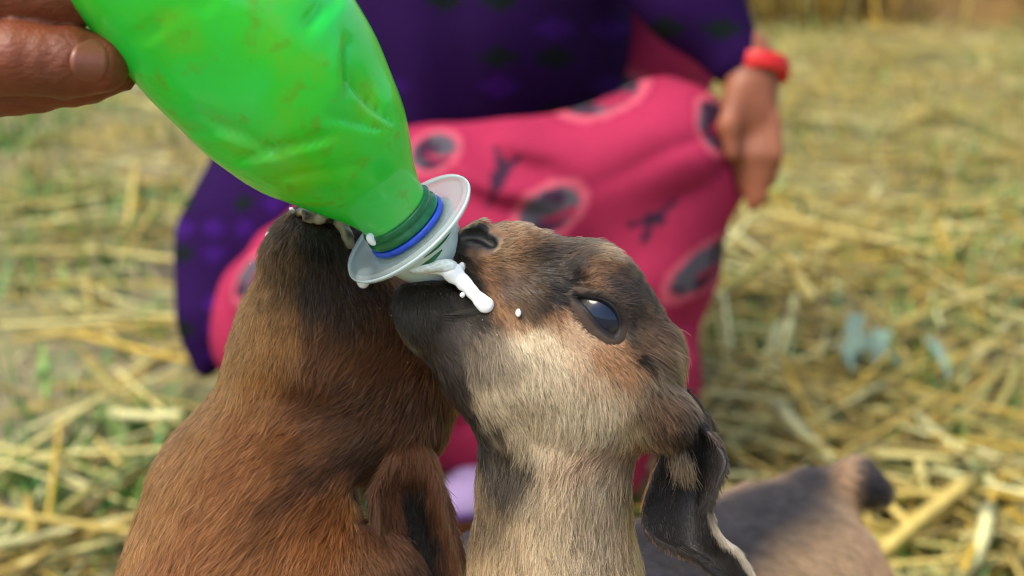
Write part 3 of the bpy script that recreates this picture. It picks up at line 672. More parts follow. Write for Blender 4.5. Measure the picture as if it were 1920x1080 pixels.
ops += [
    pc((742, 455, zo + 5, 62), (880, 530, zo + 20, 22), 12, '-'),       # open mouth
    pc((880, 530, zo + 30, 20), (934, 588, zo + 75, 5), 10, '-'),
    pe((1120, 592, zc_eye + 56), (70, 33, 44), 42, 5, '-'),                     # eye socket
    pc((870, 443, nz_[0], 8), (898, 440, nz_[1], 12), 5, '-'), pc((898, 440, nz_[1], 12), (923, 457, nz_[2], 9), 5, '-'),   # nostrils
    pc((870, 443, 50 - nz_[0], 8), (898, 440, 50 - nz_[1], 12), 5, '-'), pc((898, 440, 50 - nz_[1], 12), (923, 457, 50 - nz_[2], 9), 5, '-'),
    pc((905, 870, zo + 80, 18), (985, 905, zo + 120, 26), 50, '-'),     # hollow of the throat
    pe((1120, 592, 2 * zo - zc_eye - 56), (70, 33, 44), 42, 5, '-'),
]
base2 = (0.09, 0.74, 0.0)
V2, F2, N2 = sculpt(ops, 0.0013)

marks2 = [
    (1060, 980, 330, 300, 0, TAN, 1), (1050, 720, 210, 140, 15, PALE * 0.92, 0.9), (1060, 900, 90, 260, 0, PALE, 0.5),
    (1110, 760, 60, 130, 0, PALE, 0.6), (1130, 1000, 60, 200, 0, GRY * 1.6, 0.35),
    (1000, 480, 150, 70, 15, BRN * 1.05, 1), (930, 500, 60, 110, 10, ORG * 0.85, 0.95), (960, 560, 60, 50, 35, ORG * 0.9, 0.8),
    (1170, 500, 160, 90, 35, BRN * 0.95, 1), (1080, 440, 150, 30, 12, TAN * 0.85, 0.7), (1235, 520, 90, 35, 55, TAN * 0.8, 0.6),
    (1130, 525, 70, 34, 25, ORG * 0.55, 0.8), (1035, 528, 72, 56, 50, BLK, 1), (1000, 560, 76, 34, 40, BLK * 1.3, 0.85), (1062, 475, 44, 50, 40, DRK, 0.75), (965, 520, 50, 40, 40, BRN * 0.7, 0.5),
    (1205, 585, 55, 95, -25, DRK * 0.9, 0.95), (1260, 660, 42, 90, -25, BRN * 1.1, 0.6),
    (1060, 610, 60, 30, 35, ORG * 1.1, 0.6), (1165, 665, 60, 40, 40, ORG * 1.15, 0.85), (1125, 690, 70, 40, 30, ORG * 1.25, 0.4),
    (1205, 668, 20, 24, 0, BLK * 0.5, 1), (1235, 700, 45, 40, 30, DRK * 1.1, 0.55), (1270, 790, 70, 55, 40, DRK * 0.9, 1), (1310, 840, 60, 60, 0, DRK * 0.7, 1),
    (1225, 760, 60, 40, 30, BRN, 0.6), (1150, 850, 120, 26, -8, ORG * 1.05, 0.5),
    (805, 585, 100, 92, 25, MUZ, 1), (865, 560, 75, 40, 35, MUZ * 0.8, 0.95), (880, 640, 90, 60, 30, DRK, 0.6),
    (825, 690, 70, 36, 55, DRK * 0.6, 1), (868, 785, 90, 34, 52, DRK * 0.55, 1), (945, 870, 90, 46, 45, MUZ, 0.9), (925, 930, 55, 90, 0, DRK * 1.3, 0.6),
    (862, 486, 26, 60, 10, BLK, 0.9), (935, 470, 22, 26, 0, TAN * 0.8, 0.45), (891, 446, 50, 36, 10, BLK * 0.8, 1),
]
def colour2(P):
    c = blobs(P, TAN, marks2)
    Wd = to_world(P); x, y = px_of(P); d = -P[:, 2]
    far = np.clip((d - 0.62) / 0.05, 0, 1)[:, None]                     # trunk and legs: grey-fawn with a dark line along the back
    hgt = np.clip((Wd[:, 2] - 0.295) / 0.03 + 0.25 * noise(P, 60, 9), 0, 1)[:, None]
    body = lin(192, 160, 120) * (1 - hgt) + lin(172, 142, 106) * hgt
    stripe = np.clip((Wd[:, 2] - 0.3175) / 0.010, 0, 1)[:, None] * np.clip((0.185 - Wd[:, 0]) / 0.02, 0, 1)[:, None]
    body = body * (1 - stripe) + lin(50, 46, 46) * stripe
    low = np.clip((0.13 - Wd[:, 2]) / 0.04, 0, 1)[:, None]; body = body * (1 - low) + lin(60, 50, 44) * low
    rump = np.clip((Wd[:, 0] - 0.17) / 0.03, 0, 1)[:, None]; body = body * (1 - 0.7 * rump) + lin(194, 144, 104) * 0.7 * rump
    tl = (np.clip((x - 1592) / 20, 0, 1) * np.clip((965 - y) / 20, 0, 1))[:, None]; body = body * (1 - tl) + lin(52, 46, 44) * tl
    return c * (1 - far) + body * far
MAT_MOUTH = plain('mouth_lining', lin(70, 40, 38), 0.35)
hide2 = colour2(V2) * 0.7
xx, yy = px_of(V2)
hide2[(evalf([pc((742, 455, zo + 5, 64), (880, 530, zo + 20, 24), 1), pc((880, 530, zo + 30, 21), (934, 588, zo + 75, 6), 4)], V2) < 0)] = lin(44, 24, 24)
hide2[(evalf([pc((870, 443, nz_[0], 9), (898, 440, nz_[1], 13)), pc((898, 440, nz_[1], 13), (923, 457, nz_[2], 10))], V2) < 0)] = lin(10, 9, 9)
hide2[(np.hypot(xx - 1120, yy - 592) < 85) & (evalf([pe((1120, 592, zc_eye + 56), (73, 36, 47), 42), pe((1120, 592, 2 * zo - zc_eye - 56), (73, 36, 47), 42)], V2) < 0)] = lin(22, 18, 17)
goat2 = add('goat_kid', V2, F2, MAT_SKIN_FUR, base=base2, col=hide2, label='fawn kid goat in profile with a dark muzzle, sucking milk from the teat', category='goat', group='goat kids drinking from one bottle')

# --- eye: ball, lids
def almond(n=40):
    k = np.array([(1070, 549), (1097, 556), (1122, 559), (1145, 571), (1160, 590), (1165, 612), (1157, 634), (1138, 625), (1117, 604), (1097, 577)])
    k = (k - np.array([1122, 591])) * 0.90 + np.array([1122, 591]); kk = np.concatenate([k, k[:1]]); c = catmull(kk, n + 1)[:-1]
    return c
def offset(poly, o_):
    tq = np.roll(poly, -2, 0) - np.roll(poly, 2, 0); nq = np.c_[tq[:, 1], -tq[:, 0]]; nq /= np.linalg.norm(nq, axis=1, keepdims=True)
    return poly + nq * o_
def make_eye(parent, base, sgn):
    zc = zc_eye; R0 = 48; EX = 1.25
    flip = (lambda z_: z_) if sgn > 0 else (lambda z_: 2 * zo - z_)
    Ec = C(1129, 590, flip(zc)); R_ = rs(R0, zc); ul = np.array([0.742, -0.670, 0.0])
    n = 40; th = np.linspace(0, math.pi, n); ph = np.linspace(0, 2 * math.pi, 2 * n, endpoint=False)
    V = np.array([Ec + R_ * np.array([math.sin(a) * math.cos(b), math.sin(a) * math.sin(b), math.cos(a)]) for a in th for b in ph])
    Fq = np.array([(i * 2 * n + j, (i + 1) * 2 * n + j, (i + 1) * 2 * n + (j + 1) % (2 * n), i * 2 * n + (j + 1) % (2 * n)) for i in range(n - 1) for j in range(2 * n)])
    V = V + ((V - Ec) @ ul * (EX - 1))[:, None] * ul
    ax = np.array([0.22, -0.14, sgn * 1.0]); ax /= np.linalg.norm(ax); dirv = (V - Ec) / R_; ca = dirv @ ax
    c = np.tile(lin(58, 50, 48), (len(V), 1))                         # white of the eye
    sm = lambda a_, b_, v_: np.clip((v_ - a_) / (b_ - a_), 0, 1)[:, None]
    k = sm(0.55, 0.60, ca); c = c * (1 - k) + lin(26, 22, 20) * k
    k = sm(0.62, 0.68, ca); c = c * (1 - k) + lin(70, 62, 54) * k        # grey-brown iris
    u = np.array([0.77, -0.63, 0.0]); pu = dirv @ u - 0.05; pv = dirv @ np.cross(ax, u)
    k = sm(1.0, 0.85, np.sqrt((pu / 0.70) ** 2 + (pv / 0.56) ** 2)); c = c * (1 - k) + lin(13, 24, 46) * k   # wide dark pupil, blue sky reflection painted into it
    e = add('eye', V, Fq, MAT_EYE, parent, base, col=c)
    A = almond(56); rows = []
    fz = {o_: [face_z(*q_) for q_ in offset(A, o_)] for o_ in (0, 16, 26)}
    for out_, mixf, lift in ((-4, 0, -7), (0, 0, 2.0), (2.5, 0, 4), (5, 0.2, 4.5), (9, 0.6, 3), (16, 1, 0.5), (26, 2, -4)):
        ring_ = []
        for q, (ax_, ay_) in enumerate(A):
            px_, py_ = offset(A, out_)[q]
            ea, eb = (px_ - 1129) * 0.742 + (py_ - 590) * 0.670, -(px_ - 1129) * 0.670 + (py_ - 590) * 0.742; r2 = (ea / EX) ** 2 + eb ** 2
            zb = max(zc + math.sqrt(max(R0 * R0 - r2, 300)), fz[0][q] - 5)
            zz = zb * (1 - mixf) + fz[16][q] * mixf if mixf <= 1 else fz[26][q]
            over = 4.0 * max(0.0, -((ax_ - 1120) * -0.64 + (ay_ - 592) * 0.77) / 25) if 0 < out_ < 20 else 0
            ring_.append(C(px_, py_, flip(zz + lift + over)))
        rows.append(ring_)
    V = np.array(rows).reshape(-1, 3); m = len(A)
    Fq = np.array([(i * m + j, i * m + (j + 1) % m, (i + 1) * m + (j + 1) % m, (i + 1) * m + j) for i in range(len(rows) - 1) for j in range(m)])
    if sgn < 0: Fq = Fq[:, ::-1]
    colr = np.tile(lin(34, 32, 33), (len(V), 1)); colr[4 * m:] = lin(62, 48, 38)
    add('eyelid', V, Fq, MAT_LID, e, base, col=colr)
    return e, V, Fq, m
m_, t_, b_ = new_mat('eyeball'); setp(b_, rough=0.15, coat=0.7, coatr=0.02, spec=0.2)
at_ = t_.nodes.new('ShaderNodeAttribute'); at_.attribute_name = 'col'; t_.links.new(at_.outputs['Color'], b_.inputs['Base Color']); MAT_EYE = m_
MAT_LID = painted('eyelid_skin', rough=0.6, bump=(1500, 0.3, 0.0003), spec=0.25)
eye_near, VL, FL, mL = make_eye(goat2, base2, 1)
make_eye(goat2, base2, -1)

# --- ears: thin curled leaves of skin
def ear(parent, base, ctrl, thick, colfn, nfur, guides, L, name='ear', rim=None, lift=0.3):
    V, Fq, N, par = patch([[C(*p) for p in row] for row in ctrl], 40, 28, thick)
    e = add(name, V, Fq, MAT_SKIN_FUR, parent, base, col=colfn(V, par) * 0.7)
    P, Nn, tr, wt = sample_surface(V, Fq, N, nfur, 1 + 3.0 * (np.minimum(par[:, 1], 1 - par[:, 1]) < 0.06))
    pp = (par[tr] * wt[..., None]).sum(1)
    c = colfn(P, pp) * np.clip(1 + rng.normal(0, 0.22, len(P)), 0.45, 1.7)[:, None]
    make_fur('ear_fur', e, base, P, Nn, flow(P, guides, 60), np.full(len(P), L) , c, lift=lift, rad=0.00009)
    return e
def earcol2(P, par):
    u, v, s_ = par[:, 0], par[:, 1], par[:, 2]
    n_ = 0.12 * noise(P, 200, 21)
    inner = lin(32, 28, 25) * np.ones((len(P), 1)); outer = lin(84, 68, 54) * np.ones((len(P), 1))
    top = np.clip((0.30 - u + n_) / 0.12, 0, 1)[:, None]; outer = outer * (1 - top) + lin(70, 56, 44) * top
    tip = np.clip((u - 0.62 + n_) / 0.1, 0, 1)[:, None] * np.clip((v - 0.45) / 0.2, 0, 1)[:, None]; outer = outer * (1 - tip) + lin(196, 184, 164) * tip
    edge = np.clip((v - 0.86) / 0.06, 0, 1) * np.clip((u - 0.40) / 0.12, 0, 1); edge = edge[:, None]; outer = outer * (1 - edge) + lin(206, 194, 172) * edge; inner = inner * (1 - edge) + lin(186, 172, 148) * edge  # pale rim: back light painted along the ear's edge
    lft = np.clip((0.25 - v + n_) / 0.15, 0, 1)[:, None]; outer = outer * (1 - lft) + lin(150, 104, 64) * lft
    return np.where((s_ > 0)[:, None], inner, outer)
ear_ctrl2 = [
    [(1215, 788, 72), (1232, 778, 88), (1254, 768, 94), (1276, 766, 88), (1292, 776, 74), (1300, 796, 58)],
    [(1240, 838, 85), (1262, 830, 70), (1288, 822, 62), (1318, 816, 72), (1346, 830, 98), (1362, 858, 110)],
    [(1222, 892, 92), (1248, 892, 66), (1280, 888, 48), (1314, 886, 52), (1338, 892, 88), (1346, 908, 122)],
    [(1205, 950, 96), (1236, 958, 70), (1276, 960, 52), (1308, 956, 58), (1326, 952, 92), (1334, 958, 120)],
    [(1222, 1004, 98), (1254, 1016, 78), (1290, 1024, 66), (1316, 1018, 74), (1336, 1006, 98), (1352, 1002, 112)],
    [(1300, 1046, 96), (1320, 1052, 90), (1338, 1056, 86), (1352, 1052, 90), (1370, 1040, 100), (1388, 1034, 106)],
    [(1345, 1086, 96), (1358, 1092, 94), (1372, 1096, 92), (1384, 1094, 93), (1398, 1086, 97), (1412, 1078, 100)],
    [(1392, 1112, 94), (1398, 1114, 94), (1404, 1114, 94), (1410, 1112, 94), (1416, 1108, 94), (1422, 1102, 94)],
]
ear_g2 = [(1280, 800, 0.5, 1), (1340, 860, 0.4, 1), (1230, 900, -0.4, 1), (1270, 980, 0.2, 1), (1330, 950, 0.1, 1), (1370, 1060, 0.7, 1)]
ear(goat2, base2, ear_ctrl2, 0.0011, earcol2, 20000, ear_g2, 0.0032)
far_ear2 = [[(x, y - 8, 2 * zo - z) for x, y, z in row] for row in ear_ctrl2]
far_ear2 = [[(1275 + (x - 1275) * 0.8, y - 30, z + 20) for x, y, z in row] for row in far_ear2][:5]
ear(goat2, base2, far_ear2, 0.0011, lambda P, par: earcol2(P, np.c_[par[:, 0] * 0.6, par[:, 1], -par[:, 2]]), 6000, ear_g2, 0.0042)
# pale tuft in the ear's mouth
def strip_fur(parent, base, pts, n, d, L, colr, spread, rad=0.00009):
    pts = np.array([C(*p) for p in pts]); P = catmull(pts, n) + rng.normal(0, spread * S, (n, 3)); N = np.tile([0.0, 0, 1.0], (n, 1))
    make_fur('ear_tuft', parent, base, P, N, np.tile([d[0], -d[1], 0.0], (n, 1)), np.full(n, L), np.tile(colr, (n, 1)) * np.clip(1 + rng.normal(0, 0.25, n), 0.4, 1.6)[:, None], lift=0.25, rad=rad)
strip_fur(goat2, base2, [(1268, 838, 88), (1278, 860, 90), (1290, 884, 86)], 800, (0.2, 1), 0.0052, lin(110, 92, 68), 8)

# --- coat
w2 = np.ones(len(V2)); xx, yy = px_of(V2); dd = -V2[:, 2]
w2[(np.hypot(xx - 1120, yy - 592) < 115) | ((xx < 1010) & (yy < 600))] = 2.2; w2[dd > 0.62] = 0.22; w2[(yy > 1130)] = 0.16; w2[to_world(V2)[:, 2] < 0.2] = 0.08
P, Nn, _, _ = sample_surface(V2, F2, N2, 330000, w2)
x, y = px_of(P)
A = almond(48); ac = A.mean(0)
def inside_poly(x, y, poly, grow=0.0):
    q = offset(poly, grow)
    ins = np.zeros(len(x), bool); j = len(q) - 1
    for i in range(len(q)):
        cond = ((q[i, 1] > y) != (q[j, 1] > y)) & (x < (q[j, 0] - q[i, 0]) * (y - q[i, 1]) / (q[j, 1] - q[i, 1] + 1e-9) + q[i, 0]); ins ^= cond; j = i
    return ins
bare = inside_poly(x, y, A, 8) & (np.abs(P[:, 2] + D0) < 0.04)
bare |= ((x - 889) / 50) ** 2 + ((y - 447) / 33) ** 2 < 1                 # nose leather
mouth = evalf([pc((742, 455, zo + 5, 70), (880, 530, zo + 20, 28), 1), pc((880, 530, zo + 30, 22), (934, 588, zo + 75, 4), 4)], P) < 0
keep = ~(bare | mouth); P, Nn, x, y = P[keep], Nn[keep], x[keep], y[keep]
guides2 = [
    (780, 560, 0.15, 1), (830, 640, 0.4, 1), (900, 600, 0.5, 1), (940, 500, 0.7, 0.6), (960, 440, 0.7, -0.5), (1040, 500, 1, 0.2), (1060, 440, 0.9, -0.5),
    (1150, 460, 0.9, -0.35), (1210, 510, 0.95, -0.1), (1130, 530, 0.85, -0.5), (1250, 580, 1, 0.15), (1280, 650, 1, 0.35), (1205, 600, 0.95, 0.35), (1170, 660, 0.75, 0.8), (1240, 700, 0.9, 0.55),
    (1060, 600, 0.55, 0.8), (980, 640, 0.3, 1), (1040, 700, 0.22, 1), (1120, 730, 0.2, 1), (860, 720, 0.5, 0.9), (920, 780, 0.4, 1), (1180, 770, 0.05, 1), (1270, 770, 0.7, 0.8), (1310, 840, 0.6, 0.8),
    (1040, 820, 0.05, 1), (1120, 850, -0.45, 0.9), (1180, 840, -0.2, 1), (1170, 900, -0.2, 1), (920, 900, -0.2, 1), (960, 900, 0.1, 1), (1040, 950, -0.08, 1), (1110, 980, 0.05, 1), (920, 1040, -0.15, 1), (1160, 1040, 0.15, 1), (1040, 1070, 0, 1),
    (1500, 950, 0.9, 0.5), (1300, 1000, 0.8, 0.5), (1600, 1000, 0.5, 0.9), (1620, 900, 0.9, 0.5),
]
D = flow(P, guides2, 55)
L = np.full(len(P), 0.0062)
L = np.where((y < 640) & (x > 880), 0.0046, L); L = np.where((y < 560) & (x < 1000) & (x > 870), 0.0034, L)
L = np.where((x < 880) & (y < 660), 0.0040, L); L = np.where((x > 1180) & (y > 600) & (y < 760), 0.0066, L); L = np.where(y > 840, 0.0076, L)
de = np.hypot(x - 1122, y - 592); L = np.where(de < 75, 0.0028, np.where(de < 110, 0.0036, L))
c = colour2(P)
agouti = rng.random(len(P)); pale_zone = np.clip((c.mean(1) - 0.12) / 0.15, 0, 1)
c = c * np.clip(1 + rng.normal(0, 0.25, len(P)), 0.4, 1.7)[:, None]
patchy = np.clip(noise(P, 420, 31) * 1.2 + 0.3, 0, 1)
c = np.where((agouti < 0.09 + 0.13 * patchy)[:, None], c * 0.28, c); c = np.where((agouti > 0.88)[:, None], np.minimum(c * 1.45, 0.85), c)
lift = np.where((y < 490) | (x > 1205), 0.46, 0.30)
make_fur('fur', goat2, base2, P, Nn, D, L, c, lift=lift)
# short hair on the lids
wl = np.zeros(len(VL)); wl[3 * mL:] = 1
P, Nn, _, _ = sample_surface(VL, FL, vnormals(VL, FL), 12000, wl); Nn = np.where(Nn[:, 2:3] < 0, -Nn, Nn)
x, y = px_of(P); out = ~inside_poly(x, y, A, 12) & ((x - 1120) * -0.67 + (y - 592) * 0.742 < -8); P, Nn, x, y = P[out], Nn[out], x[out], y[out]
c = blobs(P, TAN, marks2) * 0.85
Dl = np.c_[(x - 1100) / 60 + 0.3, -(y - 592) / 60 * 0.8, np.zeros(len(x))]
make_fur('lid_fur', eye_near, base2, P, Nn, Dl, np.full(len(P), 0.0020), c * np.clip(1 + rng.normal(0, 0.25, len(P)), 0.4, 1.7)[:, None], lift=0.3, rad=0.00008)
# lashes along the upper lid
la = catmull(np.array([C(1092, 551, zc_eye + 44), C(1120, 556, zc_eye + 50), C(1147, 570, zc_eye + 50), C(1164, 600, zc_eye + 46)]), 46)
make_fur('eyelashes', eye_near, base2, la, np.tile([0, 0.2, 1.0], (46, 1)), np.tile([0.7, 0.35, 0.6], (46, 1)), np.full(46, 0.0042), np.tile(lin(22, 20, 18), (46, 1)), lift=0.6, rad=0.00007, clump=0)
# whiskers
for s_ in fl: hoof(goat2, base2, (s_[-1][0][0], s_[-1][0][1], 0.002), (-tx, -ty), MAT_HOOF)
# ================================================================== the russet kid (head thrown up, seen from behind the jaw)
zg = -160
RUS, GLD, DKR, CHO = lin(142, 86, 42), lin(182, 128, 66), lin(96, 58, 30), lin(66, 46, 30)
ops = [
    pe((588, 478, zg + 60), (84, 90, 78), 10, 40),                      # muzzle
    pc((590, 500, zg + 55, 88), (592, 630, zg + 10, 138), 50),
    pe((690, 690, zg), (140, 170, 120), -10, 60),                       # cheek
    pc((700, 560, zg + 15, 62), (790, 640, zg - 20, 100), 50),          # nose side, behind the other kid's chin
    pe((670, 470, zg + 55), (34, 48, 50), -20, 30),                     # upper lip
    pe((770, 720, zg - 20), (90, 120, 110), 0, 50),
    pe((775, 808, zg + 44), (58, 48, 58), 0, 40),                       # root of the ear
    pc((592, 640, zg, 142), (584, 760, zg, 154), 60),
    pc((586, 760, zg, 152), (462, 930, zg + 5, 158), 70),
    pc((462, 930, zg + 5, 158), (465, 1150, zg + 10, 222), 70),         # neck
    pc((680, 740, zg + 30, 112), (590, 850, zg + 10, 70), 50),          # neck muscle behind the jaw
    pe((625, 1130, zg + 40), (140, 130, 150), 0, 30),                   # withers
]
t1 = np.array([0.50, -0.866])
ch, wi = to_world(C(480, 1150, zg + 10)), to_world(C(640, 1120, zg + 40))
b0 = np.array([-0.075, 0.505, 0.335]); b1 = b0 + np.array([t1[0], t1[1], 0]) * 0.13; b2_ = b0 + np.array([t1[0], t1[1], 0]) * 0.235
ops += [
    cone(C(480, 1150, zg + 10), from_world(b0), rs(225), 0.066, 0.03), cone(C(640, 1120, zg + 40), from_world(b0 + [0.02, -0.03, 0.01]), rs(130), 0.060, 0.03),
    cone(from_world(b0), from_world(b1 - [0, 0, 0.01]), 0.066, 0.070, 0.03), cone(from_world(b1 - [0, 0, 0.01]), from_world(b2_), 0.070, 0.062, 0.03),
    cone(from_world(b2_ + [0.03, -0.05, 0.03]), from_world(b2_ + [0.045, -0.075, 0.05]), 0.016, 0.010, 0.012),
    cone(from_world(b2_ + [0.045, -0.075, 0.05]), from_world(b2_ + [0.05, -0.09, 0.03]), 0.010, 0.007, 0.008),
]
fl1 = []; n1 = np.array([-t1[1], t1[0]])
for s_ in (-1, 1):
    p = b0[:2] + n1 * 0.036 * s_; q = b2_[:2] + n1 * 0.037 * s_
    fl1.append([((*p, 0.30), 0.036), ((*(p - t1 * 0.01), 0.215), 0.023), ((*p, 0.13), 0.0145), ((*p, 0.06), 0.010), ((*(p - t1 * 0.004), 0.03), 0.012)])
    fl1.append([((*q, 0.30), 0.045), ((*(q - t1 * 0.012), 0.215), 0.030), ((*(q + t1 * 0.03), 0.13), 0.0145), ((*(q + t1 * 0.02), 0.06), 0.010), ((*(q + t1 * 0.016), 0.03), 0.012)])
ops += legs_ops(fl1)
ops += [pc((686, 925, zg - 220, 26), (686, 925, zg + 260, 26), 16, '-'), pc((688, 962, zg - 220, 22), (688, 962, zg + 260, 22), 16, '-')]   # gap between neck and ear
ops += [pc((480, 745, zg + 196, 30), (570, 790, zg + 206, 36), 80, '-'), pc((570, 790, zg + 206, 36), (690, 800, zg + 196, 34), 70, '-')]   # crease where the jaw meets the neck
ops += [pc((640, 395, zg + 60, 10), (690, 535, zg + 95, 10), 10, '-'), pc((690, 520, zg + 90, 8), (662, 540, zg + 110, 5), 10, '-')]   # parted lips
base1 = (float(b1[0]), float(b1[1]), 0.0)
V1, F1, N1 = sculpt(ops, 0.0015)
marks1 = [
    (560, 700, 260, 260, 0, RUS, 1), (440, 640, 60, 160, 15, GLD, 0.8), (520, 640, 60, 130, 10, GLD * 0.95, 0.55), (330, 860, 60, 260, 25, GLD * 0.9, 0.55),  # russet base; gold on the left is side light painted in
    (670, 700, 130, 120, 0, DKR * 0.9, 0.85), (760, 790, 150, 110, 0, DKR * 0.55, 0.95), (640, 830, 110, 60, -20, DKR * 0.8, 0.6), (720, 620, 70, 90, 0, DKR * 0.8, 0.8),  # dark right side: part coat colour, part shade painted in
    (590, 470, 105, 118, 10, lin(62, 46, 28), 0.95), (640, 550, 80, 70, 15, lin(48, 36, 24), 0.8), (600, 430, 90, 50, 10, lin(40, 32, 22), 0.8), (530, 500, 30, 80, 15, lin(110, 78, 42), 0.5),
    (600, 890, 120, 26, -30, DKR * 0.6, 0.8), (690, 840, 60, 40, 0, CHO, 0.6), (560, 960, 120, 36, -28, DKR * 0.85, 0.5), (720, 1040, 90, 70, 30, lin(40, 36, 34), 0.9), (600, 1050, 160, 50, -10, RUS * 0.9, 0.5),  # neck fold darkened: crease shade painted into the coat colour
]
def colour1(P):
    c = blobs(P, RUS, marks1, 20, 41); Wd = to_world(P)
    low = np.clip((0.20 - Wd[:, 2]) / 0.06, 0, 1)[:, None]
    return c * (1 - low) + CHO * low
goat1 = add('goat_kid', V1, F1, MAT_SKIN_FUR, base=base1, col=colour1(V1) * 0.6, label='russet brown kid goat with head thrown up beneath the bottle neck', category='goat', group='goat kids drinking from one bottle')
# far eye of the russet kid (on the side away from the other kid it is hidden, so both sit on the skull)
for s_ in (-1, 1):
    Ec = C(822, 640, zg - 20 + s_ * 74); n = 14
    Vs = np.array([Ec + rs(46) * np.array([math.sin(a) * math.cos(b), math.sin(a) * math.sin(b), math.cos(a)]) for a in np.linspace(0, math.pi, n) for b in np.linspace(0, 2 * math.pi, 2 * n, endpoint=False)])
    Fs = np.array([(i * 2 * n + j, (i + 1) * 2 * n + j, (i + 1) * 2 * n + (j + 1) % (2 * n), i * 2 * n + (j + 1) % (2 * n)) for i in range(n - 1) for j in range(2 * n)])
    add('eye', Vs, Fs, MAT_EYE, goat1, base1, col=np.tile(lin(24, 20, 18), (len(Vs), 1)))
def earcol1(P, par):
    u, v, s_ = par[:, 0], par[:, 1], par[:, 2]; n_ = 0.1 * noise(P, 200, 51)
    mid = np.clip((0.26 - np.abs(v - 0.5) + n_) / 0.12, 0, 1)[:, None] * np.clip((u - 0.22 + n_) / 0.12, 0, 1)[:, None]
    inner = lin(92, 56, 32) * (1 - mid) + lin(22, 17, 14) * mid
    rim = np.clip((np.abs(v - 0.5) - 0.40 + 0.3 * n_) / 0.08, 0, 1)[:, None] * np.clip((u - 0.3) / 0.1, 0, 1)[:, None]
    inner = inner * (1 - 0.6 * rim) + lin(96, 70, 42) * 0.6 * rim
    return np.where((s_ > 0)[:, None], inner, lin(70, 45, 27) * np.ones((len(P), 1)))
ear_ctrl1 = [
    [(756, 800, -98), (764, 796, -96), (775, 794, -94), (788, 794, -96), (798, 797, -100), (806, 804, -108)],
    [(728, 860, -52), (746, 853, -56), (772, 848, -58), (798, 848, -60), (818, 852, -60), (832, 860, -62)],
    [(702, 915, -30), (724, 912, -58), (765, 910, -80), (802, 908, -78), (836, 908, -52), (850, 914, -32)],
    [(703, 970, -22), (726, 970, -58), (770, 968, -90), (812, 966, -86), (850, 966, -50), (864, 970, -24)],
    [(714, 1025, -18), (738, 1028, -56), (782, 1030, -90), (826, 1028, -86), (866, 1026, -48), (878, 1026, -22)],
    [(732, 1085, -18), (758, 1088, -52), (798, 1092, -84), (842, 1090, -80), (878, 1086, -46), (890, 1084, -24)],
    [(762, 1150, -24), (784, 1154, -48), (814, 1158, -70), (850, 1156, -66), (876, 1150, -46), (888, 1146, -32)],
    [(808, 1205, -36), (818, 1208, -42), (832, 1210, -48), (846, 1208, -46), (858, 1204, -42), (866, 1200, -38)],
]
ear_g1 = [(780, 810, 0, 1), (715, 900, -0.25, 1), (740, 960, 0.35, 1), (840, 900, 0.3, 1), (820, 960, -0.15, 1), (860, 1020, 0.15, 1), (780, 1000, 0, 1), (730, 1060, 0.3, 1)]
ear_ctrl1 = [[(x - 22 * max(0, (j_ - 2) / 3.0), y, z) for j_, (x, y, z) in enumerate(r_)] for r_ in ear_ctrl1]
ear(goat1, base1, ear_ctrl1, 0.0012, earcol1, 17000, ear_g1, 0.0072, lift=0.35)
far1 = [[(x - 170, y - 25, -330 - z) for x, y, z in row] for row in ear_ctrl1]
ear(goat1, base1, far1, 0.0012, lambda P, par: earcol1(P, np.c_[par[:, :2], -par[:, 2]]), 5000, ear_g1, 0.006)
w1 = np.ones(len(V1)); xx, yy = px_of(V1); Wz = to_world(V1)
w1[(yy > 1140)] = 0.14; w1[Wz[:, 2] < 0.25] = 0.07; w1[N1[:, 2] < -0.2] *= 0.4
P, Nn, _, _ = sample_surface(V1, F1, N1, 240000, w1)
x, y = px_of(P)
mouth = evalf([pc((640, 395, zg + 60, 14), (690, 535, zg + 95, 13), 1)], P) < 0
eyes = (np.hypot(x - 822, y - 640) < 46) & (np.abs(Nn[:, 2]) > 0.5)
hole = (np.abs(x - 688) < 24) & (y > 902) & (y < 990)
keep = ~(mouth | eyes | hole); P, Nn, x, y = P[keep], Nn[keep], x[keep], y[keep]
guides1 = [
    (560, 430, -0.1, 1), (520, 470, -0.35, 1), (620, 480, 0.15, 1), (590, 560, -0.05, 1), (470, 560, -0.3, 1), (650, 560, 0.15, 1), (440, 660, -0.3, 1), (540, 660, -0.3, 1),
    (640, 680, -0.55, 0.8), (740, 620, -0.2, 1), (720, 720, -0.7, 0.6), (620, 760, -0.85, 0.55), (500, 760, -0.5, 0.9), (400, 760, -0.4, 1), (560, 840, -0.85, 0.6), (680, 830, -0.8, 0.5), (450, 880, -0.65, 0.8), (330, 880, -0.35, 1),
    (300, 1000, -0.15, 1), (420, 1000, -0.5, 0.9), (540, 960, -0.75, 0.7), (640, 960, -0.7, 0.7), (560, 1060, -0.4, 1), (660, 1040, -0.2, 1), (740, 1060, 0.6, 0.5), (780, 800, -0.1, 1),
]
D = flow(P, guides1, 55)
L = np.full(len(P), 0.0062); L = np.where(y < 600, 0.0046, L); L = np.where(y < 440, 0.0032, L); L = np.where(y > 920, 0.0080, L)
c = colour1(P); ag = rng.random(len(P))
c = c * np.clip(1 + rng.normal(0, 0.28, len(P)), 0.35, 1.8)[:, None]
c = np.where((ag < 0.14)[:, None], c * 0.35, c); c = np.where((ag > 0.9)[:, None], np.minimum(c * 1.5 + 0.03, 0.8), c)
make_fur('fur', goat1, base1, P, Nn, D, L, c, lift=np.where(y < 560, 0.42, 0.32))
for s_ in fl1: hoof(goat1, base1, (s_[-1][0][0], s_[-1][0][1], 0.002), (-t1[0], -t1[1]), MAT_HOOF)
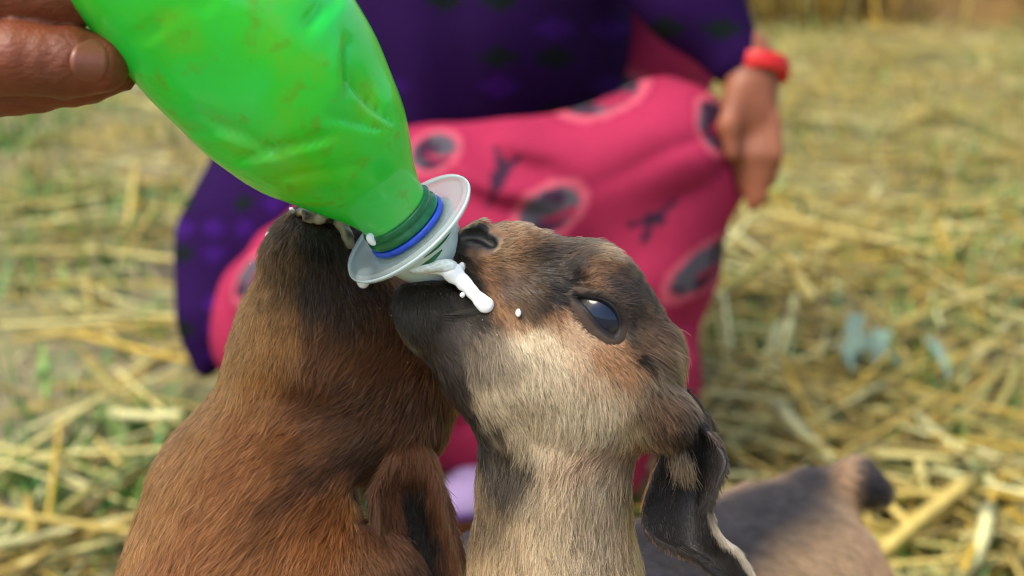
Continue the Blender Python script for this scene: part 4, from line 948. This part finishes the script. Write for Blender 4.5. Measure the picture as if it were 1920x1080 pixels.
# ================================================================== feeding bottle
AX = np.array([-0.64 * 0.90, 0.77 * 0.90, 0.435]); AX /= np.linalg.norm(AX)     # from the mouth of the bottle towards its base
NB = C(752, 411, 60)                                                              # on the axis, at the lip of the neck
ax_a, ax_u, ax_v = frame_of(AX)
baseB = tuple(to_world(NB))
bottle = empty('feeding_bottle', baseB, label='crumpled bright green plastic milk bottle tipped down towards the kids', category='bottle')
m_, t_, b_ = new_mat('green_plastic'); setp(b_, rough=0.28, spec=0.5, sss=0.2, coat=0.7, coatr=0.07); b_.inputs['Subsurface Radius'].default_value = (0.2, 1.0, 0.25); b_.inputs['Subsurface Scale'].default_value = 0.006
tc = t_.nodes.new('ShaderNodeTexCoord'); nz = t_.nodes.new('ShaderNodeTexNoise'); nz.inputs['Scale'].default_value = 45; nz.inputs['Detail'].default_value = 5; t_.links.new(tc.outputs['Object'], nz.inputs['Vector'])
cr = t_.nodes.new('ShaderNodeValToRGB'); e = cr.color_ramp.elements
e[0].position = 0.36; e[0].color = (*lin(44, 236, 84), 1); e[1].position = 0.72; e[1].color = (*lin(116, 222, 40), 1)
e_ = cr.color_ramp.elements.new(0.54); e_.color = (*lin(58, 234, 58), 1)
t_.links.new(nz.outputs['Fac'], cr.inputs[0]); MAT_BOT = m_
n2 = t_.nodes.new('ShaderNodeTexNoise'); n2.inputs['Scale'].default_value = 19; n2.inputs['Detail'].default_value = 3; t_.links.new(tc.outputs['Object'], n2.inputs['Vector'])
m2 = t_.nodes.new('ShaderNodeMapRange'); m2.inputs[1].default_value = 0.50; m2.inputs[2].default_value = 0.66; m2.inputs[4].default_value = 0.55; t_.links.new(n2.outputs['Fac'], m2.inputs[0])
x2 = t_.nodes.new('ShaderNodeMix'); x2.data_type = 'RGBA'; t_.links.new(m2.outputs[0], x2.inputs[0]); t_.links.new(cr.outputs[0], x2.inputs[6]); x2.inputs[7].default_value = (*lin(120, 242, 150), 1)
n3 = t_.nodes.new('ShaderNodeTexNoise'); n3.inputs['Scale'].default_value = 130; n3.inputs['Detail'].default_value = 4; t_.links.new(tc.outputs['Object'], n3.inputs['Vector'])
m3 = t_.nodes.new('ShaderNodeMapRange'); m3.inputs[1].default_value = 0.58; m3.inputs[2].default_value = 0.70; m3.inputs[4].default_value = 0.6; t_.links.new(n3.outputs['Fac'], m3.inputs[0])
x3 = t_.nodes.new('ShaderNodeMix'); x3.data_type = 'RGBA'; t_.links.new(m3.outputs[0], x3.inputs[0]); t_.links.new(x2.outputs[2], x3.inputs[6]); x3.inputs[7].default_value = (*lin(120, 190, 30), 1)
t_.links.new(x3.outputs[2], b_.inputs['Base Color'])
tl_ = t_.nodes.new('ShaderNodeBsdfTranslucent'); t_.links.new(x3.outputs[2], tl_.inputs[0]); mb_ = t_.nodes.new('ShaderNodeMixShader'); mb_.inputs[0].default_value = 0.30
t_.links.new(b_.outputs[0], mb_.inputs[1]); t_.links.new(tl_.outputs[0], mb_.inputs[2]); t_.links.new(mb_.outputs[0], t_.nodes['Material Output'].inputs['Surface'])
add_bump(t_, b_, 260, 0.10, 0.0008, 3)
MAT_RING = plain('dark_green_plastic', lin(10, 104, 56), 0.22, noise_=(300, 0.25), sss=0.1)
MAT_BLUE = plain('blue_seal', lin(34, 76, 196), 0.35, noise_=(500, 0.2))
PXL = S
prof = [(-4, 64), (6, 66), (20, 68), (40, 72), (75, 86), (120, 110), (170, 135), (230, 159), (300, 177), (380, 186), (480, 190), (600, 188), (720, 188), (850, 188), (980, 186), (1060, 170), (1100, 140), (1112, 60), (1108, 4)]
ps = np.array(prof, float); sv = np.linspace(0, len(ps) - 1, 150); pr = catmull(ps, 150)
nA = 128
Vb, Fb = lathe(NB, AX, [(s_ * PXL, max(r_, 1) * PXL) for s_, r_ in pr], nA)
rel = Vb - NB; along = rel @ ax_a; radial = rel - along[:, None] * ax_a; rl = np.linalg.norm(radial, axis=1, keepdims=True); rd = radial / np.maximum(rl, 1e-9)
amp = np.clip((along / PXL - 60) / 160, 0, 1)
def crease(p0, p1, wd, depth):
    """a fold line pressed into the wall between two picture points on the camera side"""
    x, y = px_of(Vb); a = np.array(p0, float); b = np.array(p1, float); ab = b - a
    t = np.clip(((x - a[0]) * ab[0] + (y - a[1]) * ab[1]) / (ab @ ab), 0, 1)
    q = np.hypot(x - a[0] - t * ab[0], y - a[1] - t * ab[1]); side = ((x - a[0]) * -ab[1] + (y - a[1]) * ab[0]) / np.linalg.norm(ab)
    fr = np.clip(rd[:, 2] * 3, 0, 1); end = np.clip(np.minimum(t, 1 - t) * 5, 0.0, 1)
    return fr * end * depth * PXL * (-np.exp(-(q / wd) ** 2) * np.where(side > 0, 1.0, 0.35) + 0.45 * np.exp(-((side - wd * 1.5) / wd) ** 2) * np.exp(-(q / (3 * wd)) ** 2))
rdg = (1 - np.abs(noise(Vb, 30, 63))) ** 6 * np.clip(noise(Vb, 18, 64) + 0.3, 0, 1)
dsp = amp * PXL * (6.5 * noise(Vb, 26, 61) + 2.4 * noise(Vb, 75, 62) + 9.0 * rdg)
dsp += crease((360, 200), (560, 300), 14, 9) + crease((420, 300), (640, 245), 12, 10) + crease((655, 60), (660, 190), 16, 12) + crease((650, 130), (745, 235), 13, 11) + crease((240, 75), (420, -20), 9, 7)
dsp += crease((560, 60), (640, -30), 20, 8) + crease((500, 330), (690, 300), 16, 5) + crease((600, 210), (735, 240), 12, 7) + crease((330, 240), (470, 240), 12, 6)
dsp -= PXL * 16 * np.exp(-(((px_of(Vb)[0] - 690) / 40) ** 2 + ((px_of(Vb)[1] - 170) / 90) ** 2)) * np.clip(rd[:, 2] * 3, 0, 1)
Vb = Vb + rd * dsp[:, None]
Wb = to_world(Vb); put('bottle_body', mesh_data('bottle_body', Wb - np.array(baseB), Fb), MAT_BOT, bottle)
def ring(name, mat, prof_, n=72, parent=bottle, closed=True, **p):
    V, Fq = lathe(NB, AX, [(s_ * PXL, r_ * PXL) for s_, r_ in prof_], n, closed=closed)
    return add(name, V, Fq, mat, parent, baseB, **p)
ring('neck_ring', MAT_RING, [(20, 62), (21, 71), (16, 75), (9, 74), (6, 72), (2, 72), (-1, 77), (-9, 77), (-12, 74), (-12, 58), (20, 58)])
ring('seal_ring', MAT_BLUE, [(-12.5, 58), (-12.5, 76), (-14, 80), (-22, 80), (-25, 77), (-25, 58)])
m_, t_, b_ = new_mat('milky_silicone'); setp(b_, rough=0.14, trans=0.35, ior=1.25, spec=0.5); b_.inputs['Base Color'].default_value = (*lin(236, 248, 248), 1); MAT_SIL = m_
tr_ = t_.nodes.new('ShaderNodeBsdfTranslucent'); tr_.inputs[0].default_value = (*lin(226, 240, 236), 1); ms_ = t_.nodes.new('ShaderNodeMixShader'); ms_.inputs[0].default_value = 0.28
t_.links.new(b_.outputs[0], ms_.inputs[1]); t_.links.new(tr_.outputs[0], ms_.inputs[2]); tp_ = t_.nodes.new('ShaderNodeBsdfTransparent'); mz_ = t_.nodes.new('ShaderNodeMixShader'); mz_.inputs[0].default_value = 0.58
t_.links.new(ms_.outputs[0], mz_.inputs[1]); t_.links.new(tp_.outputs[0], mz_.inputs[2]); t_.links.new(mz_.outputs[0], t_.nodes['Material Output'].inputs['Surface'])
MAT_TEAT = plain('milk_filled_silicone', lin(214, 228, 216), 0.2, noise_=(120, 0.12), sss=0.4, coat=0.3)
MAT_MILK = plain('milk', lin(252, 250, 244), 0.2, sss=0.15, coat=0.4, spec=0.5); 
MAT_FOAM = plain('milk_foam', lin(226, 228, 220), 0.5, noise_=(900, 0.15), bump=(900, 0.6, 0.0006), sss=0.2)
fl_ring = ring('collar', MAT_SIL, [(-27.5, 72), (-25, 96), (-22, 118), (-18, 127), (-14, 132), (-16, 137), (-23, 139), (-30, 136), (-34, 126), (-36, 100), (-37, 72)], 96)
ring('rim_bead', MAT_TEAT, [(-21, 136), (-20, 138), (-22, 140), (-25, 140), (-26, 138), (-24, 136)], 96, fl_ring)
teat = ring('teat', MAT_TEAT, [(-34, 92), (-44, 88), (-62, 82), (-90, 72), (-130, 56), (-175, 42), (-205, 34), (-222, 20), (-226, 2)], 56, closed=False)
# green of the bottle's screw thread showing through the teat: two proud arcs
for s0, a0, a1, wd in ((-52, 0.15, 1.15, 5), (-66, -0.35, 0.55, 6.5)):
    pts, n = [], 26
    mid = math.atan2(*( (np.array([0.5, -0.4, 0.77]) @ ax_v, np.array([0.5, -0.4, 0.77]) @ ax_u)))
    rows = []
    for i in range(n):
        t = i / (n - 1); an = mid + a0 - 0.4 + (a1 - a0) * t; rad_ = (88 - (-s0 - 44) * 0.35 + 1.2) * PXL; w_ = wd * PXL * math.sin(math.pi * min(max(t, 0.03), 0.97)) ** 0.5
        for ds, dr in ((-w_, -1.5 * PXL), (-w_ * 0.5, 0.6 * PXL), (w_ * 0.5, 0.6 * PXL), (w_, -1.5 * PXL)):
            rows.append(NB + (s0 * PXL + ds) * ax_a + (rad_ + dr) * (math.cos(an) * ax_u + math.sin(an) * ax_v))
    Fq = np.array([(i * 4 + j, i * 4 + j + 1, i * 4 + j + 5, i * 4 + j + 4) for i in range(n - 1) for j in range(3)])
    add('thread_mark', np.array(rows), Fq, MAT_RING, teat, baseB)
# drops of milk clinging to the collar
def blob_mesh(pts, k=10, h=0.0006, disp=None): return sculpt([pe(p[:3], (p[3], p[3] * (p[4] if len(p) > 4 else 1), p[3] * (p[5] if len(p) > 5 else 0.8)), 0, k) for p in pts], h, disp)
Vf, Ff, _ = blob_mesh([(694, 446, 124, 8, 1.3), (700, 456, 122, 6)], 6)
add('milk_film', Vf, Ff, MAT_MILK, bottle, baseB)

# ================================================================== milk
def snake(pts, k=8, h=0.0006):
    o = [pc(a, b, k) for a, b in zip(pts[:-1], pts[1:])]
    return sculpt(o, h)
ZF = (np.array([0, 0, 1.0]), 0.55)
Vm, Fm, _ = sculpt([pc(a, b, 8, '+', ZF) for a, b in zip(*(lambda p: (p[:-1], p[1:]))([(796, 506, 80, 9), (828, 503, 92, 13), (850, 513, 100, 17), (870, 530, 104, 14), (888, 549, 107, 11), (902, 564, 109, 14), (910, 571, 110, 17)]))]
    + [pc((858, 512, 98, 12), (868, 498, 88, 7), 10, '+', ZF)], 0.0006, lambda P: 0.00035 * noise(P, 420, 74))
add('milk_dribble', Vm, Fm, MAT_MILK, None, tuple(to_world(C(910, 572, 100))), label='thick white dribble of milk running from the teat down the fawn kid\'s lip', category='milk')
Vm, Fm, _ = blob_mesh([(782, 506, 86, 18, 0.4), (806, 502, 92, 20, 0.45), (832, 497, 95, 18, 0.6), (848, 504, 99, 13)], 16, 0.0006, lambda P: 0.00022 * noise(P, 1500, 71))
add('milk_foam', Vm, Fm, MAT_FOAM, None, tuple(to_world(C(800, 500, 90))), kind='stuff', label='bubbly milk foam around the teat at the fawn kid\'s mouth', category='foam')
fo = [(566, 397, -46, 9, 0.8), (590, 397, -42, 11, 0.6), (615, 404, -40, 11, 0.7), (636, 418, -38, 10, 1.0), (650, 438, -36, 9, 1.2), (656, 458, -34, 7, 1.2), (576, 408, -30, 9), (604, 412, -24, 9), (545, 402, -60, 8)]
Vm, Fm, _ = blob_mesh(fo, 22, 0.0007, lambda P: 0.0006 * noise(P, 420, 72) + 0.0003 * noise(P, 1300, 75))
m_ = painted('milky_slobber', rough=0.3, bump=(900, 0.7, 0.0007), sss=0.1)
nn = np.clip(noise(Vm, 500, 73) * 0.9 + 0.45, 0, 1)[:, None]
add('milk_foam', Vm, Fm, m_, None, tuple(to_world(C(600, 396, -40))), col=lin(48, 40, 28) * (1 - nn) + lin(158, 146, 114) * nn, kind='stuff', label='milky slobber smeared over the russet kid\'s lips', category='foam')
dr = [(518, 432, -86, 8), (508, 446, -88, 12, 1.2), (502, 455, -88, 9), (494, 470, -90, 5), (527, 424, -82, 5), (541, 437, -60, 4.5), (491, 482, -82, 4), (469, 495, -110, 2.5), (546, 392, -80, 5), (552, 396, -76, 3.5), (532, 425, -80, 4), (681, 522, -25, 14, 1.4), (690, 510, -22, 10), (712, 579, -15, 2.6)]
Vm, Fm, _ = blob_mesh(dr, 4, 0.0006)
add('milk_droplets', Vm, Fm, MAT_MILK, None, tuple(to_world(C(508, 446, -90))), kind='stuff', label='white milk drops along the russet kid\'s chin', category='milk')
dr = [(867, 553, 116, 6), (972, 587, 138, 6, 1.5), (932, 628, 136, 3), (905, 600, 128, 2.4), (882, 560, 116, 2.6), (734, 592, 30, 2.6), (765, 680, 40, 2.4)]
Vm, Fm, _ = blob_mesh(dr, 4, 0.0006)
add('milk_droplets', Vm, Fm, MAT_MILK, None, tuple(to_world(C(870, 556, 100))), kind='stuff', label='small milk drops spattered on the fawn kid\'s cheek', category='milk')

# ================================================================== hand holding the bottle (with forearm and sleeve out of the picture)
zh = 330
MAT_SKIN = None
m_, t_, b_ = new_mat('brown_skin'); setp(b_, rough=0.5, sss=0.25, spec=0.4); b_.inputs['Subsurface Radius'].default_value = (1, 0.35, 0.2); b_.inputs['Subsurface Scale'].default_value = 0.004
rgb = t_.nodes.new('ShaderNodeRGB'); rgb.outputs[0].default_value = (*lin(116, 60, 36), 1); t_.links.new(vary(t_, rgb.outputs[0], 60, 0.22), b_.inputs['Base Color']); add_bump(t_, b_, 420, 0.45, 0.0012, 6, stretch=(1, 0.6, 1.6)); MAT_SKIN = m_
MAT_NAIL = plain('fingernail', lin(128, 74, 54), 0.45, noise_=(200, 0.12), coat=0.2)
def finger(pts, k=7): return [pc(a, b, k) for a, b in zip(pts[:-1], pts[1:])]
ops = []
ops += finger([(-330, -40, zh + 40, 76), (-120, -30, zh + 60, 68), (40, -24, zh + 52, 66), (110, -14, zh + 44, 64), (172, -6, zh + 30, 55)])          # middle finger
ops += finger([(-330, 100, zh + 20, 78), (-130, 110, zh + 62, 74), (30, 110, zh + 58, 71), (125, 114, zh + 46, 68), (186, 118, zh + 34, 56)])        # ring finger
ops += finger([(-320, 200, zh - 40, 66), (-120, 176, zh - 10, 54), (60, 164, zh - 20, 48), (160, 152, zh - 34, 44), (222, 138, zh - 52, 36)])        # little finger
ops += finger([(-330, -180, zh + 30, 72), (-110, -160, zh + 50, 62), (60, -130, zh + 50, 56), (150, -120, zh + 32, 44)])                             # index finger
ops += finger([(-420, 0, zh - 140, 100), (-250, -60, zh - 200, 76), (-40, -90, zh - 230, 62), (120, -80, zh - 245, 56), (190, -60, zh - 250, 44)])     # thumb, on the far side
ops += [pe((-470, 20, zh - 60), (210, 235, 130), 0, 60), pc((-560, 10, zh - 70, 150), (-900, 0, zh - 80, 120), 80), pc((-900, 0, zh - 80, 120), (-1700, 120, zh - 120, 190), 80)]
Vh, Fh, Nh = sculpt(ops, 0.0014, lambda P: 0.0005 * noise(P * np.array([1.8, 0.7, 1]), 260, 82) + 0.0006 * noise(P, 90, 83))
baseH = tuple(to_world(C(-470, 20, zh)))
xh, yh = px_of(Vh)
hand = add('person', Vh, Fh, MAT_SKIN, base=baseH, label='brown hand reaching in to pinch the green bottle with its fingers', category='hand')
def nail(c, rx, ry, ang, cup, out):
    """a curved plate lying on the finger's back"""
    n, m = 14, 12; rows = []; a = math.radians(ang)
    for i in range(n):
        for j in range(m):
            u, v = -1 + 2 * i / (n - 1), -1 + 2 * j / (m - 1)
            su, sv_ = u * math.sqrt(1 - v * v / 2), v * math.sqrt(1 - u * u / 2)
            X, Y = su * rx, sv_ * ry
            rows.append(C(c[0] + X * math.cos(a) - Y * math.sin(a), c[1] + X * math.sin(a) + Y * math.cos(a), c[2] - cup * sv_ * sv_ * ry - out * su * rx + (1.0 if abs(u) < 0.99 and abs(v) < 0.99 else -5)))
    Fq = np.array([(i * m + j, (i + 1) * m + j, (i + 1) * m + j + 1, i * m + j + 1) for i in range(n - 1) for j in range(m - 1)])
    return add('fingernail', np.array(rows), Fq, MAT_NAIL, hand, baseH)
nail((168, 114, zh + 96), 37, 42, 4, 0.45, 0.42)
nail((142, -22, zh + 96), 38, 40, 4, 0.45, 0.42)
nail((128, -126, zh + 82), 36, 36, 6, 0.42, 0.38)
Vs, Fs, _ = sculpt([pc((-1150, 40, zh - 90, 185), (-1900, 150, zh - 130, 250), 60), pc((-1080, 30, zh - 88, 140), (-1100, 32, zh - 88, 130), 10, '-')], 0.004, lambda P: 0.003 * noise(P, 40, 81))
add('sleeve', Vs, Fs, plain('grey_cotton', lin(120, 118, 112), 0.85, bump=(900, 0.3, 0.0005)), hand, baseH)
